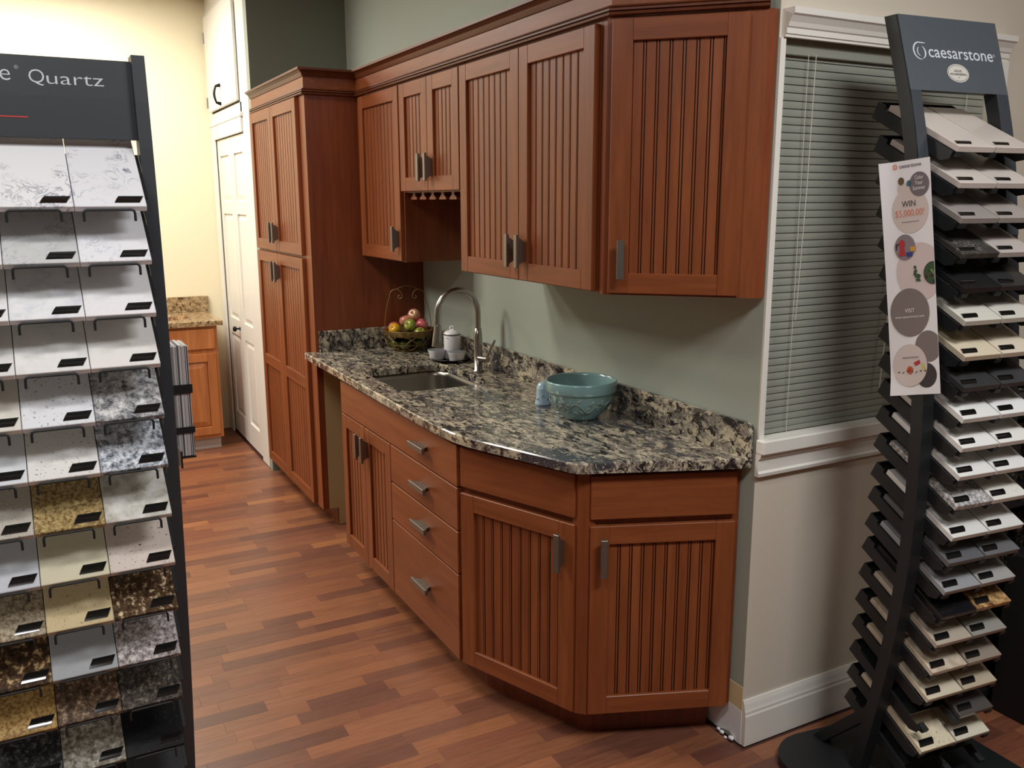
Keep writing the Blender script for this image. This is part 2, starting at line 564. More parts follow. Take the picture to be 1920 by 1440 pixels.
# head with crown profile, side casings, sill and apron
prof = [(0, 2.058), (.014, 2.058), (.014, 2.064), (.018, 2.066), (.018, 2.080), (.022, 2.083), (.026, 2.094), (.036, 2.108), (.042, 2.112), (.042, 2.128), (0, 2.128)]
b = MB(); b.sweep([(.0005, .008), (.0005, .94)], prof); struct('trim_3', b, M['white'])
b = MB(); b.box(.0005, .001, .972, .007, OY0, 2.058, 0, .001); struct('trim_4', b, M['white'])
b = MB(); b.box(.0005, OY1, .972, .018, OY1 + .04, 2.058, 0, .002); struct('trim_5', b, M['white'])
b = MB(); b.box(-.065, OY0 + .001, OZ0, .0, OY1 - .001, .972)
b.box(.0005, -.006, .93, .034, .95, .972, 0, .004)
prof = [(0, .862), (.016, .862), (.018, .872), (.013, .878), (.013, .912), (.02, .918), (.024, .930), (0, .930)]
b.sweep([(.0005, -.004), (.0005, .948)], prof)
struct('trim_6', b, M['white'])

bl = thing('venetian_blind', 'closed grey mini blind with thin level slats in the white window', 'blind', (-.03, OY0 + .004, .975))
W = OY1 - OY0 - .008
b = MB(); b.box(-.02, 0, 1.045, .016, W, 1.086, 0, .002); b.build('head_rail', M['blind'], bl)
ns = 50
sl = MB()
tilt = radians(75)
for i in range(7):
    pass
pts = []
for i in range(6):
    u = -.0132 + .0264 * i / 5
    h = .0024 * (1 - (u / .0132) ** 2)
    px = -u * cos(tilt) * -1; pz = -u * sin(tilt)
    pts.append((u * cos(tilt) + h * sin(tilt), -u * sin(tilt) + h * cos(tilt)))
vs = [(x, 0, z) for x, z in pts] + [(x, W, z) for x, z in pts]
vs += [(x - .0004, 0, z - .0004) for x, z in pts] + [(x - .0004, W, z - .0004) for x, z in pts]
sl.add(vs, [(i, i + 1, 7 + i, 6 + i) for i in range(5)] + [(12 + i, 18 + i, 19 + i, 13 + i) for i in range(5)], 0, True)
slm = sl.mesh('slat', M['blind'])
for i in range(ns):
    link('slat', slm, bl, (0, 0, .026 + i * (1.022 / (ns - 1))))
b = MB(); b.box(-.012, 0, .0, .012, W, .012, 0, .002); b.build('bottom_rail', M['blind'], bl)
for yy in (.1, W - .1):
    b = MB(); b.tube([(.018, yy, .0), (.0165, yy, 1.05)], .0009, 5)
    b.build('ladder_cord', M['cord'], bl)
b = MB(); b.tube([(.024, .12, 1.05), (.03, .11, .7), (.028, .10, .33)], .0012, 5); b.build('pull_cord', M['cord'], bl)
b = MB(); b.tube([(.022, W - .36, 1.05), (.026, W - .38, .5), (.026, W - .40, .08)], .0022, 6); b.build('tilt_wand', M['cord'], bl)

# ------------------------------------------------------------------ cabinet parts
STILE = .057
def door_mesh(w, h, t=.02, rails=(), groove=.008):
    """frame of stiles and rails, front at y=-t, back at y=0; local x 0..w, z 0..h"""
    b = MB(); bv = .0018
    b.box(0, -t, 0, STILE, 0, h, 0, bv); b.box(w - STILE, -t, 0, w, 0, h, 0, bv)
    for z0, z1 in [(0, STILE), (h - STILE, h)] + list(rails):
        b.box(STILE - .001, -t + .0004, z0, w - STILE + .001, 0, z1, 1, bv)
    return b

def slat_profile(w):
    g = .0019; bd = .0056; t = -.009; d = -.0045
    #            face                      groove            bead                 groove
    return [(0, d), (.0012, t), (w - bd - 2 * g, t), (w - bd - 2 * g + .001, d), (w - bd - g - .001, d), (w - bd - g + .0006, t - .0003), (w - bd / 2 - g, t - .0012), (w - g - .0006, t - .0003), (w - g, d), (w, d)]

def slat_geo(b, x, w, z0, z1):
    pr = slat_profile(w)
    n = len(pr)
    vs = [(x + u, y, z0) for u, y in pr] + [(x + u, y, z1) for u, y in pr]
    for i in range(n - 1):
        mi = 1 if (pr[i][1] == -.0045 and pr[i + 1][1] == -.0045) or i in (0, 2, 4, 7) else 0
        b.add(vs, [(i, i + 1, n + i + 1, n + i)], mi)
    # closing back
    vb = [(x, 0, z0), (x + w, 0, z0), (x + w, 0, z1), (x, 0, z1)]
    b.add(vb, [(0, 3, 2, 1)], 0)
    b.add([(x, 0, z0), (x, -.0045, z0), (x, -.0045, z1), (x, 0, z1)], [(0, 1, 2, 3)], 1)
    b.add([(x + w, 0, z0), (x + w, -.0045, z0), (x + w, -.0045, z1), (x + w, 0, z1)], [(0, 1, 2, 3)], 1)

PULL = {}
def pull(parent, x, z, vertical=True, L=.112, y=-.02):
    key = (vertical, L)
    if key not in PULL:
        b = MB(); h = L / 2
        b.box(-h, -.033, -.010, h, -.022, .010, 0, .0012)
        ha, hb = h * .82, h * .58
        b.add([(-ha, -.022, -.0075), (ha, -.022, -.0075), (ha, -.022, .0075), (-ha, -.022, .0075),
               (-hb, 0, -.0065), (hb, 0, -.0065), (hb, 0, .0065), (-hb, 0, .0065)],
              [(0, 1, 5, 4), (1, 2, 6, 5), (2, 3, 7, 6), (3, 0, 4, 7), (4, 5, 6, 7)])
        if vertical:
            R = Matrix.Rotation(pi / 2, 4, 'Y')
            b.v = [R @ v for v in b.v]
        PULL[key] = b.mesh('handle', M['nickel'])
    return link('handle', PULL[key], parent, (x, y, z))

def door(parent, x, y, z, w, h, ang=0.0, nsl=8, rails=(), handle=None, joined=False, hL=.108):
    d = door_mesh(w, h, rails=rails).build('door', [M['cherry'], M['cherry_x']], parent, (x, y, z), (0, 0, ang))
    bays = [STILE] + [v for r in rails for v in r] + [h - STILE]
    iw = w - 2 * STILE; sw = iw / nsl
    for k in range(0, len(bays), 2):
        z0, z1 = bays[k] - .001, bays[k + 1] + .001
        if joined:
            q = MB()
            for i in range(nsl): slat_geo(q, STILE + i * sw, sw, z0, z1)
            tag(q.build('bead_panel', [M['cherry'], M['glaze']], d), kind='stuff')
        else:
            q = MB(); slat_geo(q, 0, sw, z0, z1); me = q.mesh('bead_board', [M['cherry'], M['glaze']])
            for i in range(nsl):
                link('bead_board', me, d, (STILE + i * sw, 0, 0))
    if handle:
        pull(d, handle[0], handle[1], True, hL)
    return d

def drawer(parent, x, y, z, w, h, handle=True, ang=0.0, hx=None, hz=None, name='drawer'):
    b = MB(); b.box(0, -.02, 0, w, 0, h, 0, .0022)
    d = b.build(name, M['cherry_x'], parent, (x, y, z), (0, 0, ang))
    if handle:
        pull(d, w / 2 if hx is None else hx, h / 2 if hz is None else hz, False, .135)
    return d

# ---- pantry
PX0, PX1, PY = -3.525, -2.432, -.58
pan = thing('pantry_cabinet', 'tall cherry pantry cabinet with four beadboard doors, left end of run', 'cabinet', (0, 0, 0))
b = MB(); b.box(PX0, PY, .095, PX1, -.002, 2.14, 0); b.build('body', [M['cherry_dark']], pan)
b = MB(); b.box(PX0, PY + .001, .10, PX0 + .04, PY - .0006, 2.13); b.box(PX1 - .085, PY + .001, .095, PX1 + .0008, PY - .0008, 2.13); b.box(PX0, PY + .001, 1.345, PX1 - .02, PY - .0005, 1.385)
b.build('face_frame', M['cherry'], pan)
b = MB(); b.box(PX0 + .01, PY + .075, 0, PX1 - .004, -.004, .095); b.build('toe_kick', M['cherry_dark'], pan)
b = MB(); PXs = PX1 + .0004
pl_ = [(-.548, .0955), (-.548, .880), (-.022, .880), (-.022, .004), (-.50, .004), (-.50, .0955)]
b.add([(PXs, y, z) for y, z in pl_] + [(PXs + .002, y, z) for y, z in pl_], [tuple(range(6)), tuple(range(11, 5, -1))] + [(i, (i + 1) % 6, 6 + (i + 1) % 6, 6 + i) for i in range(6)])
tag(b.build('side_panel', plain('raw_tan_panel', S(176, 152, 108), .6), pan), 'unfinished tan side panel below the counter')
xs = [(-3.5, -3.032), (-3.028, -2.535)]
for k, (a, c) in enumerate(xs):
    w = c - a
    hx = w - .035 if k == 0 else .035
    door(pan, a, PY, 1.378, w, 2.126 - 1.378, nsl=8, handle=(hx, .098), joined=True)
    door(pan, a, PY, .10, w, 1.364 - .10, nsl=8, rails=((.6, .66),), handle=(hx, 1.364 - .10 - .095), joined=True)

# ---- main base cabinet
BY = -.608
base = thing('base_cabinet', 'long cherry base cabinet with two doors, four drawers under the sink counter', 'cabinet')
x0, x1 = -1.91, -.692
b = MB()
b.box(x0, BY, .11, x0 + .018, -.002, .882); b.box(x1 - .018, BY, .11, x1, -.002, .882)
b.box(x0, BY, .11, x1, -.002, .128); b.box(x0, -.012, .11, x1, -.002, .882)
b.box(x0, BY, .11, x0 + .03, BY + .02, .882); b.box(x1 - .03, BY, .11, x1, BY + .02, .882)
b.box(-1.325, BY, .11, -1.285, BY + .02, .73)
b.box(x0, BY, .868, x1, BY + .02, .882)
b.box(x0, BY, .71, x1, BY + .02, .74); b.box(-1.3, BY, .56, x1, BY + .02, .59); b.box(-1.3, BY, .405, x1, BY + .02, .435)
b.build('body', M['cherry_dark'], base)
b = MB(); b.box(x0 + .01, BY + .075, 0, x1, -.02, .11); b.build('toe_kick', M['cherry_dark'], base)
drawer(base, -1.905, BY, .728, 1.215, .140, True, hx=-.972 + 1.905, hz=.069)
for z0, z1, hz in ((.577, .7235, .65), (.425, .572, .503), (.113, .4205, .277)):
    drawer(base, -1.300, BY, z0, .610, z1 - z0, True, hx=-.972 + 1.300, hz=hz - z0)
door(base, -1.905, BY, .112, .298, .611, nsl=5, handle=(.298 - .033, .523), joined=True)
door(base, -1.603, BY, .112, .298, .611, nsl=5, handle=(.033, .523), joined=True)

# ---- angled base end cabinet
end = thing('corner_base_cabinet', 'angled cherry end base cabinet with two beadboard doors beside the wall corner', 'cabinet')
A0 = Vector((-.683, -.628)); K1 = Vector((-.218, -.450)); K2 = Vector((-.0436, -.020))
e1 = (K1 - A0).normalized(); e2 = (K2 - K1).normalized()
n1 = Vector((e1.y, -e1.x)); n2 = Vector((e2.y, -e2.x))
Kin = K1 - (n1 + n2) / (1 + n1.dot(n2)) * .02
Ain = A0 - n1 * .02; Bin = K2 - n2 * .02
b = MB()
poly = [(-.690, -.002), (-.690, Ain.y), (Ain.x, Ain.y), (Kin.x, Kin.y), (Bin.x, Bin.y), (Bin.x + .004, -.002)]
b.prism(poly, .11, .882)
b.build('body', M['cherry_dark'], end)
b = MB()
pc = Kin + (n1 + n2).normalized() * .004
ps = [(Kin - e1 * .035 - n1 * .012), (Kin - e1 * .035 + n1 * .006), Kin - e1 * .012 + n1 * .014, Kin + e2 * .012 + n2 * .014, (Kin + e2 * .035 + n2 * .006), (Kin + e2 * .035 - n2 * .012)]
b.prism([(p.x, p.y) for p in ps], .11, .876); b.build('corner_post', M['cherry'], end)
tk = [(-.690, -.02), (-.690, Ain.y + .075), (Ain.x + .02, Ain.y + .075), (Kin.x - .055, Kin.y + .055), (Bin.x - .075, -.02)]
b = MB(); b.prism(tk, 0, .11); b.build('toe_kick', M['cherry_dark'], end)
L1 = (K1 - A0).length; L2 = (K2 - K1).length
a1 = atan2(e1.y, e1.x); a2 = atan2(e2.y, e2.x)
s1 = Ain + e1 * .010; w1 = L1 - .010 - .028
s2 = K1 - n2 * .02 + e2 * .026; w2 = L2 - .026 - .004
for st, w, an, hx, nsl in ((s1, w1, a1, w1 - .042, 9), (s2, w2, a2, .036, 9)):
    drawer(end, st.x, st.y, .735, w, .133, False, an, name='false_drawer_front')
    door(end, st.x, st.y, .112, w, .602, an, nsl=nsl, handle=(hx, .512), hL=.118)

# ---- upper cabinets
UY = -.325; UZ0, UZ1 = 1.378, 2.128
def upper(name, label, x0, x1, z0, loc=None):
    t = thing(name, label, 'cabinet')
    b = MB(); b.box(x0, UY, z0, x1, -.002, UZ1)
    b.build('body', M['cherry_dark'], t)
    b = MB(); b.box(x0, UY + .001, z0, x0 + .03, UY - .0006, UZ1); b.box(x1 - .03, UY + .001, z0, x1, UY - .0006, UZ1); b.box(x0, UY + .001, z0 - .0004, x1, UY - .0005, z0 + .03)
    b.build('face_frame', M['cherry'], t)
    return t
UH = 2.119 - UZ0 - .004
ua = upper('wall_cabinet', 'single door cherry wall cabinet in the corner next to the pantry', -2.43, -1.843, UZ0)
door(ua, -2.365, UY, UZ0 + .004, 2.365 - 1.852, UH, nsl=9, handle=(2.365 - 1.852 - .032, .096), joined=True)
ub = upper('short_wall_cabinet', 'short two-door cherry wall cabinet with stemware rack underneath', -1.842, -1.242, 1.676)
for k, (a, c) in enumerate(((-1.838, -1.542), (-1.539, -1.246))):
    door(ub, a, UY, 1.681, c - a, 2.119 - 1.681, nsl=5, handle=(c - a - .034 if k == 0 else .034, .092))
rail = MB()
rail.add([(x, y, z) for y in (-.31, -.02) for x, z in ((-.014, 0), (-.010, -.010), (-.032, -.022), (-.032, -.029), (.032, -.029), (.032, -.022), (.010, -.010), (.014, 0))],
         [tuple(range(8)), tuple(range(15, 7, -1))] + [(i, (i + 1) % 8, 8 + (i + 1) % 8, 8 + i) for i in range(8)])
rm = rail.mesh('stemware_rail', M['cherry'])
for i in range(6):
    link('stemware_rail', rm, ub, (-1.778 + .1 * i, 0, 1.676))
uc = upper('large_wall_cabinet', 'large cherry wall cabinet with two tall beadboard doors above the counter', -1.241, -.339, UZ0)
door(uc, -1.237, UY, UZ0 + .004, .448, UH, nsl=8, handle=(.448 - .033, .096))
door(uc, -.786, UY, UZ0 + .004, .438, UH, nsl=8, handle=(.033, .096))
ud = thing('angled_wall_cabinet', 'angled cherry end wall cabinet with single door beside the window', 'cabinet')
b = MB(); b.prism([(-.338, -.002), (-.338, UY), (-.293, UY), (-.004, -.032), (-.004, -.002)], UZ0 - .002, UZ1)
b.build('body', M['cherry_dark'], ud)
q1 = Vector((-.276, -.3365)); q2 = Vector((-.023, -.0795)); ee = (q2 - q1).normalized(); nn = Vector((ee.y, -ee.x))
st = q1 - nn * .02
b = MB(); sa = Vector((-.293, UY)); sb = Vector((-.004, -.032))
f1 = sa + nn * .0006; f2 = sa + ee * .045 + nn * .0006
for p, q in ((sa - ee * .013, sa + ee * .05), (sb - ee * .06, sb)):
    b.prism([(p.x - nn.x * .005, p.y - nn.y * .005), (q.x - nn.x * .005, q.y - nn.y * .005), (q.x + nn.x * .0008, q.y + nn.y * .0008), (p.x + nn.x * .0008, p.y + nn.y * .0008)], UZ0 - .002, UZ1)
b.build('face_frame', M['cherry'], ud)
door(ud, st.x, st.y, UZ0 + .004, (q2 - q1).length, UH, atan2(ee.y, ee.x), nsl=7, handle=(.04, .096))

# ---- crown molding: bead, frieze, crown
cr = thing('crown_molding', 'cherry crown molding running along the tops of the wall cabinets', 'molding')
path = [(PX0 + .012, PY), (PX1, PY), (PX1, UY), (-.293, UY), (-.004, -.032)]
b = MB(); b.sweep(path, [(.0006, 2.128), (.010, 2.128), (.016, 2.131), (.017, 2.137), (.011, 2.1395), (.017, 2.142), (.017, 2.147), (.011, 2.1495), (.014, 2.152), (.012, 2.156), (.0006, 2.156)])
b.build('bead_trim', M['cherry_trim'], cr)
b = MB(); b.sweep(path, [(.0006, 2.156), (.004, 2.156), (.004, 2.212), (.0006, 2.212)]); b.build('frieze', M['cherry_x'], cr)
b = MB(); b.sweep(path, [(.0006, 2.212), (.008, 2.208), (.012, 2.216), (.016, 2.225), (.028, 2.234), (.034, 2.236), (.034, 2.246), (.0006, 2.246)])
b.build('crown', M['cherry_trim'], cr)

# ------------------------------------------------------------------ countertop
ct = thing('countertop', 'swirled grey and beige quartz countertop with sink cutout and angled end', 'countertop')
outer = [(-2.430, -.003), (-2.430, -.604), (-2.440, -.612), (-2.440, -.628), (-2.432, -.637), (-2.3, -.639), (-.95, -.653), (-.84, -.653), (-.75, -.650), (-.67, -.642), (-.60, -.627), (-.54, -.606), (-.225, -.492), (-.205, -.482), (-.193, -.466), (-.018, -.036), (-.012, -.02), (-.012, -.003)]
hole = []
hx0, hx1, hy0, hy1, hr = -1.845, -1.332, -.552, -.165, .075
for cx, cy, st_ in ((hx1 - hr, hy1 - hr, 0), (hx0 + hr, hy1 - hr, 90), (hx0 + hr, hy0 + hr, 180), (hx1 - hr, hy0 + hr, 270)):
    for k in range(7):
        w = radians(st_ + 15 * k); hole.append((cx + hr * cos(w), cy + hr * sin(w)))
def inset(poly, d):
    n = len(poly); out = []
    a = sum(poly[i][0] * poly[(i + 1) % n][1] - poly[(i + 1) % n][0] * poly[i][1] for i in range(n))
    sg = 1 if a > 0 else -1
    for i in range(n):
        p = Vector(poly[i - 1]); q = Vector(poly[i]); r = Vector(poly[(i + 1) % n])
        u = (q - p).normalized(); v = (r - q).normalized()
        m1 = Vector((-u.y, u.x)) * sg; m2 = Vector((-v.y, v.x)) * sg
        m = (m1 + m2) / max(.4, 1 + m1.dot(m2))
        out.append(tuple(q + m * d))
    return out
def slab(outer, hole, z0, z1, ch):
    bm = bmesh.new()
    top_o = inset(outer, ch); top_h = inset(hole, -ch)
    def ring(pts, z): return [bm.verts.new((x, y, z)) for x, y in pts]
    for zz, oo, hh in ((z1, top_o, top_h), (z0, outer, hole)):
        R1 = ring(oo, zz); R2 = ring(hh, zz); es = []
        for R in (R1, R2):
            for i in range(len(R)): es.append(bm.edges.new((R[i], R[(i + 1) % len(R)])))
        bmesh.ops.triangle_fill(bm, use_beauty=True, edges=es)
        if zz == z1: T1, T2 = R1, R2
        else: B1, B2 = R1, R2
    for Tt, Bb, pts in ((T1, B1, outer), (T2, B2, hole)):
        Mm = ring(pts, z1 - ch); n = len(pts)
        for i in range(n):
            j = (i + 1) % n
            bm.faces.new((Tt[i], Tt[j], Mm[j], Mm[i])); bm.faces.new((Mm[i], Mm[j], Bb[j], Bb[i]))
    return bm
bm = slab(outer, hole, .884, .914, .0035)
b = MB(); b.addbm(bm); bm.free(); b.build('slab', M['counter'], ct)
b = MB(); b.box(-2.408, -.021, .9142, -.433, -.003, 1.016, 0, .002); b.build('backsplash', M['counter'], ct)
b = MB()
pf = [(-.4315, .9142), (-.012, .9142), (-.012, .990), (-.0155, 1.004), (-.024, 1.0125), (-.036, 1.016), (-.4315, 1.016)]
n = len(pf)
b.add([(x, -.021, z) for x, z in pf] + [(x, -.003, z) for x, z in pf], [list(range(n)), list(range(n, 2 * n))[::-1]] + [(i, (i + 1) % n, n + (i + 1) % n, n + i) for i in range(n)])
b.build('backsplash', M['counter'], ct)
b = MB(); b.box(-2.430, -.565, .9142, -2.410, -.003, 1.016, 0, .002); b.build('side_splash', M['counter'], ct)

# sink
sk = thing('sink', 'rectangular stainless undermount sink set in the quartz counter', 'sink', (0, 0, 0))
b = MB()
rings = [(inset(hole, -.012), .8835), (inset(hole, -.003), .8835), (inset(hole, .002), .86), (inset(hole, .006), .73), (inset(hole, .02), .706), (inset(hole, .05), .70)]
vs = []; n = len(hole)
for R, z in rings: vs += [(x, y, z) for x, y in R]
fs = []
for k in range(len(rings) - 1):
    fs += [(k * n + i, k * n + (i + 1) % n, (k + 1) * n + (i + 1) % n, (k + 1) * n + i) for i in range(n)]
fs.append([(len(rings) - 1) * n + i for i in range(n)])
b.add(vs, fs, 0, True); b.build('basin', M['sinksteel'], sk)
b = MB(); b.lathe([(.0, .7035), (.03, .7035), (.042, .7025), (.044, .7005)], 24, (-1.588, -.36, 0)); b.build('drain', M['steel'], sk)

# faucet
fc = thing('faucet', 'brushed nickel gooseneck pull-down faucet behind the sink', 'faucet', (-1.587, -.106, .9142))
b = MB(); b.lathe([(.0, 0), (.026, 0), (.026, .004), (.0185, .006), (.0185, .10), (.0185, .155), (.0155, .188), (.0125, .19)], 24)
b.build('body', M['steel'], fc)
b = MB(); pts = [(0, 0, .185), (0, 0, .22), (0, 0, .262)]
for k in range(1, 13):
    w = pi * k / 12 * 1.02
    pts.append((0, -.095 + .095 * cos(w), .262 + .095 * sin(w)))
pts += [(0, -.191, .225), (0, -.192, .213)]
b.tube(pts, .0125, 16); b.build('spout', M['steel'], fc)
b = MB(); b.lathe([(.0, .0), (.0215, .0), (.0225, .004), (.0205, .03), (.0155, .082), (.0145, .09), (.0145, .094), (.0125, .094)], 24)
sh = b.build('spray_head', M['steel'], fc, (0, -.1935, .122), (radians(-3), 0, 0))
b = MB(); b.tube([(.012, 0, .058), (.040, .012, .058), (.056, .018, .058)], .0145, 16)
b.tube([(.048, .016, .066), (.056, .030, .098), (.066, .048, .142)], [.0065, .0058, .005], 10)
b.build('lever', M['steel'], fc)

# ------------------------------------------------------------------ fruit basket
BC = Vector((-2.268, -.158, .9142))
bk = thing('fruit_basket', 'bronze wire fruit basket with tall scroll handle beside the pantry', 'basket', BC)
b = MB()
b.lathe([(.113, .076), (.118, .080), (.121, .100), (.124, .104), (.121, .106), (.117, .102), (.1145, .082), (.113, .076)], 40)
b.build('rim_band', M['bronze'], bk)
b = MB()
def bowlr(t):
    return .062 + (.116 - .062) * sin(t * pi / 2) ** .8, .004 + .074 * t ** 1.3
for k in range(14):
    w = 2 * pi * k / 14; pts = []
    for i in range(8):
        t = i / 7; r, z = bowlr(t); ww = w + .5 * sin(t * pi) * (1 if k % 2 else -1)
        pts.append((r * cos(ww), r * sin(ww), z))
    b.tube(pts, .0021, 5)
for k in range(20):
    w = 2 * pi * k / 20
    pts = [(.1235 * cos(w + .1 * sin(i / 6 * 2 * pi) * 1.2), .1235 * sin(w + .1 * sin(i / 6 * 2 * pi) * 1.2), .082 + .019 * i / 6) for i in range(7)]
    b.tube(pts, .0011, 4)
b.tube([(.062 * cos(2 * pi * k / 24), .062 * sin(2 * pi * k / 24), .003) for k in range(24)], .003, 6, closed=True)
b.tube([(.098 * cos(2 * pi * k / 24), .098 * sin(2 * pi * k / 24), .034) for k in range(24)], .0014, 5, closed=True)
b.build('wire_bowl', M['bronze'], bk)
b = MB(); b.lathe([(0, .0005), (.062, .0005), (.062, .004), (0, .004)], 32)
b.build('base_disc', M['bronze'], bk)
b = MB()
hd = Vector((.42, .91, 0)).normalized()
def hp(u, z): return (hd.x * u, hd.y * u, z)
L = []
for i in range(10):
    t = i / 9; L.append(hp(-.116 + .012 * t + .018 * t ** 3, .10 + .165 * t))
for i in range(1, 10):
    w = pi - i / 9 * pi * 1.0
    L.append(hp(-.056 + .031 * cos(w), .268 + .034 * sin(w)))
for i in range(1, 10):
    w = -i / 9 * pi * 1.5; r = .012 - .006 * i / 9
    L.append(hp(-.037 + r * cos(w), .266 + r * sin(w)))
b.tube(L, .0023, 6)
b.tube([(2 * 0 - p[0], -p[1], p[2]) for p in L], .0023, 6)
b.tube([hp(-.05 + .1 * i / 8, .303 + .016 * sin(pi * i / 8)) for i in range(9)], .0015, 6)
b.build('handle', M['bronze'], bk)

def fruitmat(name, c1, c2, c3):
    m, nt, p = newmat(name)
    v = coords(nt, randomise=True)
    f = noise(nt, v, 14, 4, .6, .4)
    r = ramp(nt, [(.32, S(*c1)), (.5, S(*c2)), (.68, S(*c3))])
    nt.links.new(f, r.inputs[0]); nt.links.new(r.outputs[0], p.inputs['Base Color'])
    p.inputs['Roughness'].default_value = .22; p.inputs['Coat Weight'].default_value = .3
    return m
FP = fruitmat('pink_apple_skin', (190, 62, 84), (206, 88, 104), (214, 150, 120))
FPY = fruitmat('pink_yellow_apple_skin', (200, 80, 96), (206, 120, 112), (210, 172, 110))
FY = fruitmat('yellow_apple_skin', (214, 150, 20), (226, 172, 30), (228, 190, 60))
FG = fruitmat('green_apple_skin', (130, 138, 40), (158, 164, 66), (176, 176, 84))
FD = fruitmat('dark_green_apple_skin', (62, 68, 24), (78, 84, 32), (98, 100, 42))
STEM = plain('apple_stem', S(60, 42, 26), .7)
AP = MB(); R = .0312
pr = []
for i in range(15):
    t = pi * i / 14
    r = R * sin(t) * (1 + .06 * cos(t)); z = -R * .92 * cos(t)
    if t > 2.3: z -= .011 * ((t - 2.3) / (pi - 2.3)) ** 2
    if t < .5: z += .004 * ((.5 - t) / .5) ** 2
    pr.append((max(r, 0.0), z))
pr[0] = (0.0002, pr[0][1]); pr[-1] = (.0002, pr[-1][1])
AP.lathe(pr, 24)
sm_ = MB(); sm_.tube([(0, 0, .018), (.001, 0, .030), (.005, 0, .038)], [.0014, .0014, .002], 6)
stem_me = sm_.mesh('stem', STEM)
fruit = [('pink apple lying lowest at the left edge of the fruit basket', FP, (-2.350, -.200, 1.018), (.4, .5, 0), 1),
         ('yellow apple at the front of the fruit basket', FY, (-2.288, -.222, 1.020), (.9, .3, .2), 1),
         ('pink and yellow apple resting behind the yellow one', FPY, (-2.336, -.145, 1.052), (.2, -.3, 0), 1),
         ('topmost pink apple on the pile in the basket', FPY, (-2.288, -.118, 1.086), (.9, .6, .4), 1),
         ('green apple with its stem dimple showing, centre of the pile', FG, (-2.228, -.164, 1.043), (1.0, .9, 0), 1),
         ('green apple lowest at the front rim of the basket', FG, (-2.195, -.125, 1.006), (.3, .6, .5), .96),
         ('pink apple at the right edge of the fruit basket', FP, (-2.252, -.088, 1.040), (-.3, .5, .2), 1)]
for lab, m, loc, rot, k in fruit:
    me = AP.mesh('apple', m)
    o = link('apple', me, None, loc, rot); o.scale = (k, k, k)
    tag(o, lab, 'apple', 'apples in the wire basket')
    link('stem', stem_me, o)
for i, (dx, dy) in enumerate(((.045, -.035), (-.005, -.062), (-.055, -.02), (.05, .035), (-.02, .05))):
    o = link('apple', AP.mesh('apple', FD), None, BC + Vector((dx, dy, .036)), (.3 * i, .5, i))
    tag(o, ['dark green apple low inside the basket bowl, nearest the sink', 'dark green apple low inside the basket bowl, front side', 'dark green apple low inside the basket bowl, pantry side',
            'dark green apple low inside the basket bowl, faucet side', 'dark green apple low inside the basket bowl, against the wall side'][i], 'apple', 'apples in the wire basket')
    o.scale = (.93, .93, .93)

# ------------------------------------------------------------------ tray set
TC = Vector((-1.893, -.104, .9142))
b = MB(); b.lathe([(0, .0), (.080, .0), (.098, .010), (.103, .013), (.1035, .0155), (.099, .0145), (.082, .005), (0, .005)], 40, sx=1.0, sy=.84)
o = b.build('tray', M['enamelblack'], None, TC); tag(o, 'small round black tray holding white enamelware behind the sink', 'tray')
cn = thing('canister', 'white enamel canister with black rim and loop lid on the black tray', 'canister', TC + Vector((-.022, .024, .0055)))
b = MB(); b.lathe([(0, 0), (.037, 0), (.039, .003), (.039, .110), (.0385, .112), (0, .112)], 32); b.build('body', M['enamel'], cn)
b = MB(); b.lathe([(.0388, .1105), (.0408, .1112), (.0408, .1145), (.0388, .1152)], 32); b.build('rim', M['enamelblack'], cn)
b = MB(); b.lathe([(.0395, .115), (.039, .119), (.030, .128), (.012, .133), (.009, .135), (.0, .1355)], 32); 
b.tube([(.005 * cos(w), .0075 * cos(w), .142 + .0085 * sin(w)) for w in [2 * pi * k / 14 for k in range(14)]], .0034, 8, closed=True)
b.build('lid', M['enamel'], cn)
b = MB()
for (w, z, ww) in ((-1.0, .098, .012), (-.72, .006, .014), (-1.5, .004, .008)):
    p = [(.0393 * cos(w + d / .039), .0393 * sin(w + d / .039), z + .002 * sin(d * 900)) for d in (-ww / 2, 0, ww / 2)]
    b.tube(p, .0012, 4)
b.build('enamel_chips', M['enamelblack'], cn)
RB = MB(); RB.lathe([(0, 0), (.031, 0), (.0335, .004), (.040, .036), (.0435, .0405), (.0435, .0435), (.0405, .0435), (.0375, .036), (.030, .008), (0, .007)], 32)
rme = RB.mesh('body', M['enamel'])
rr = MB(); rr.lathe([(.0430, .0428), (.0442, .0433), (.0430, .0442), (.0418, .0440)], 32); rrm = rr.mesh('rim', plain('worn_enamel_rim', S(120, 120, 124), .3))
for i, (dx, dy, lab) in enumerate(((.062, .008, 'white enamel bowl in front of the canister on the black tray'), (-.036, -.048, 'white enamel bowl left of the canister, half behind the spray head'))):
    t = thing('enamel_bowl', lab, 'bowl', TC + Vector((dx, dy, .0055)), 0, 'enamel bowls on the tray')
    link('body', rme, t); link('rim', rrm, t)

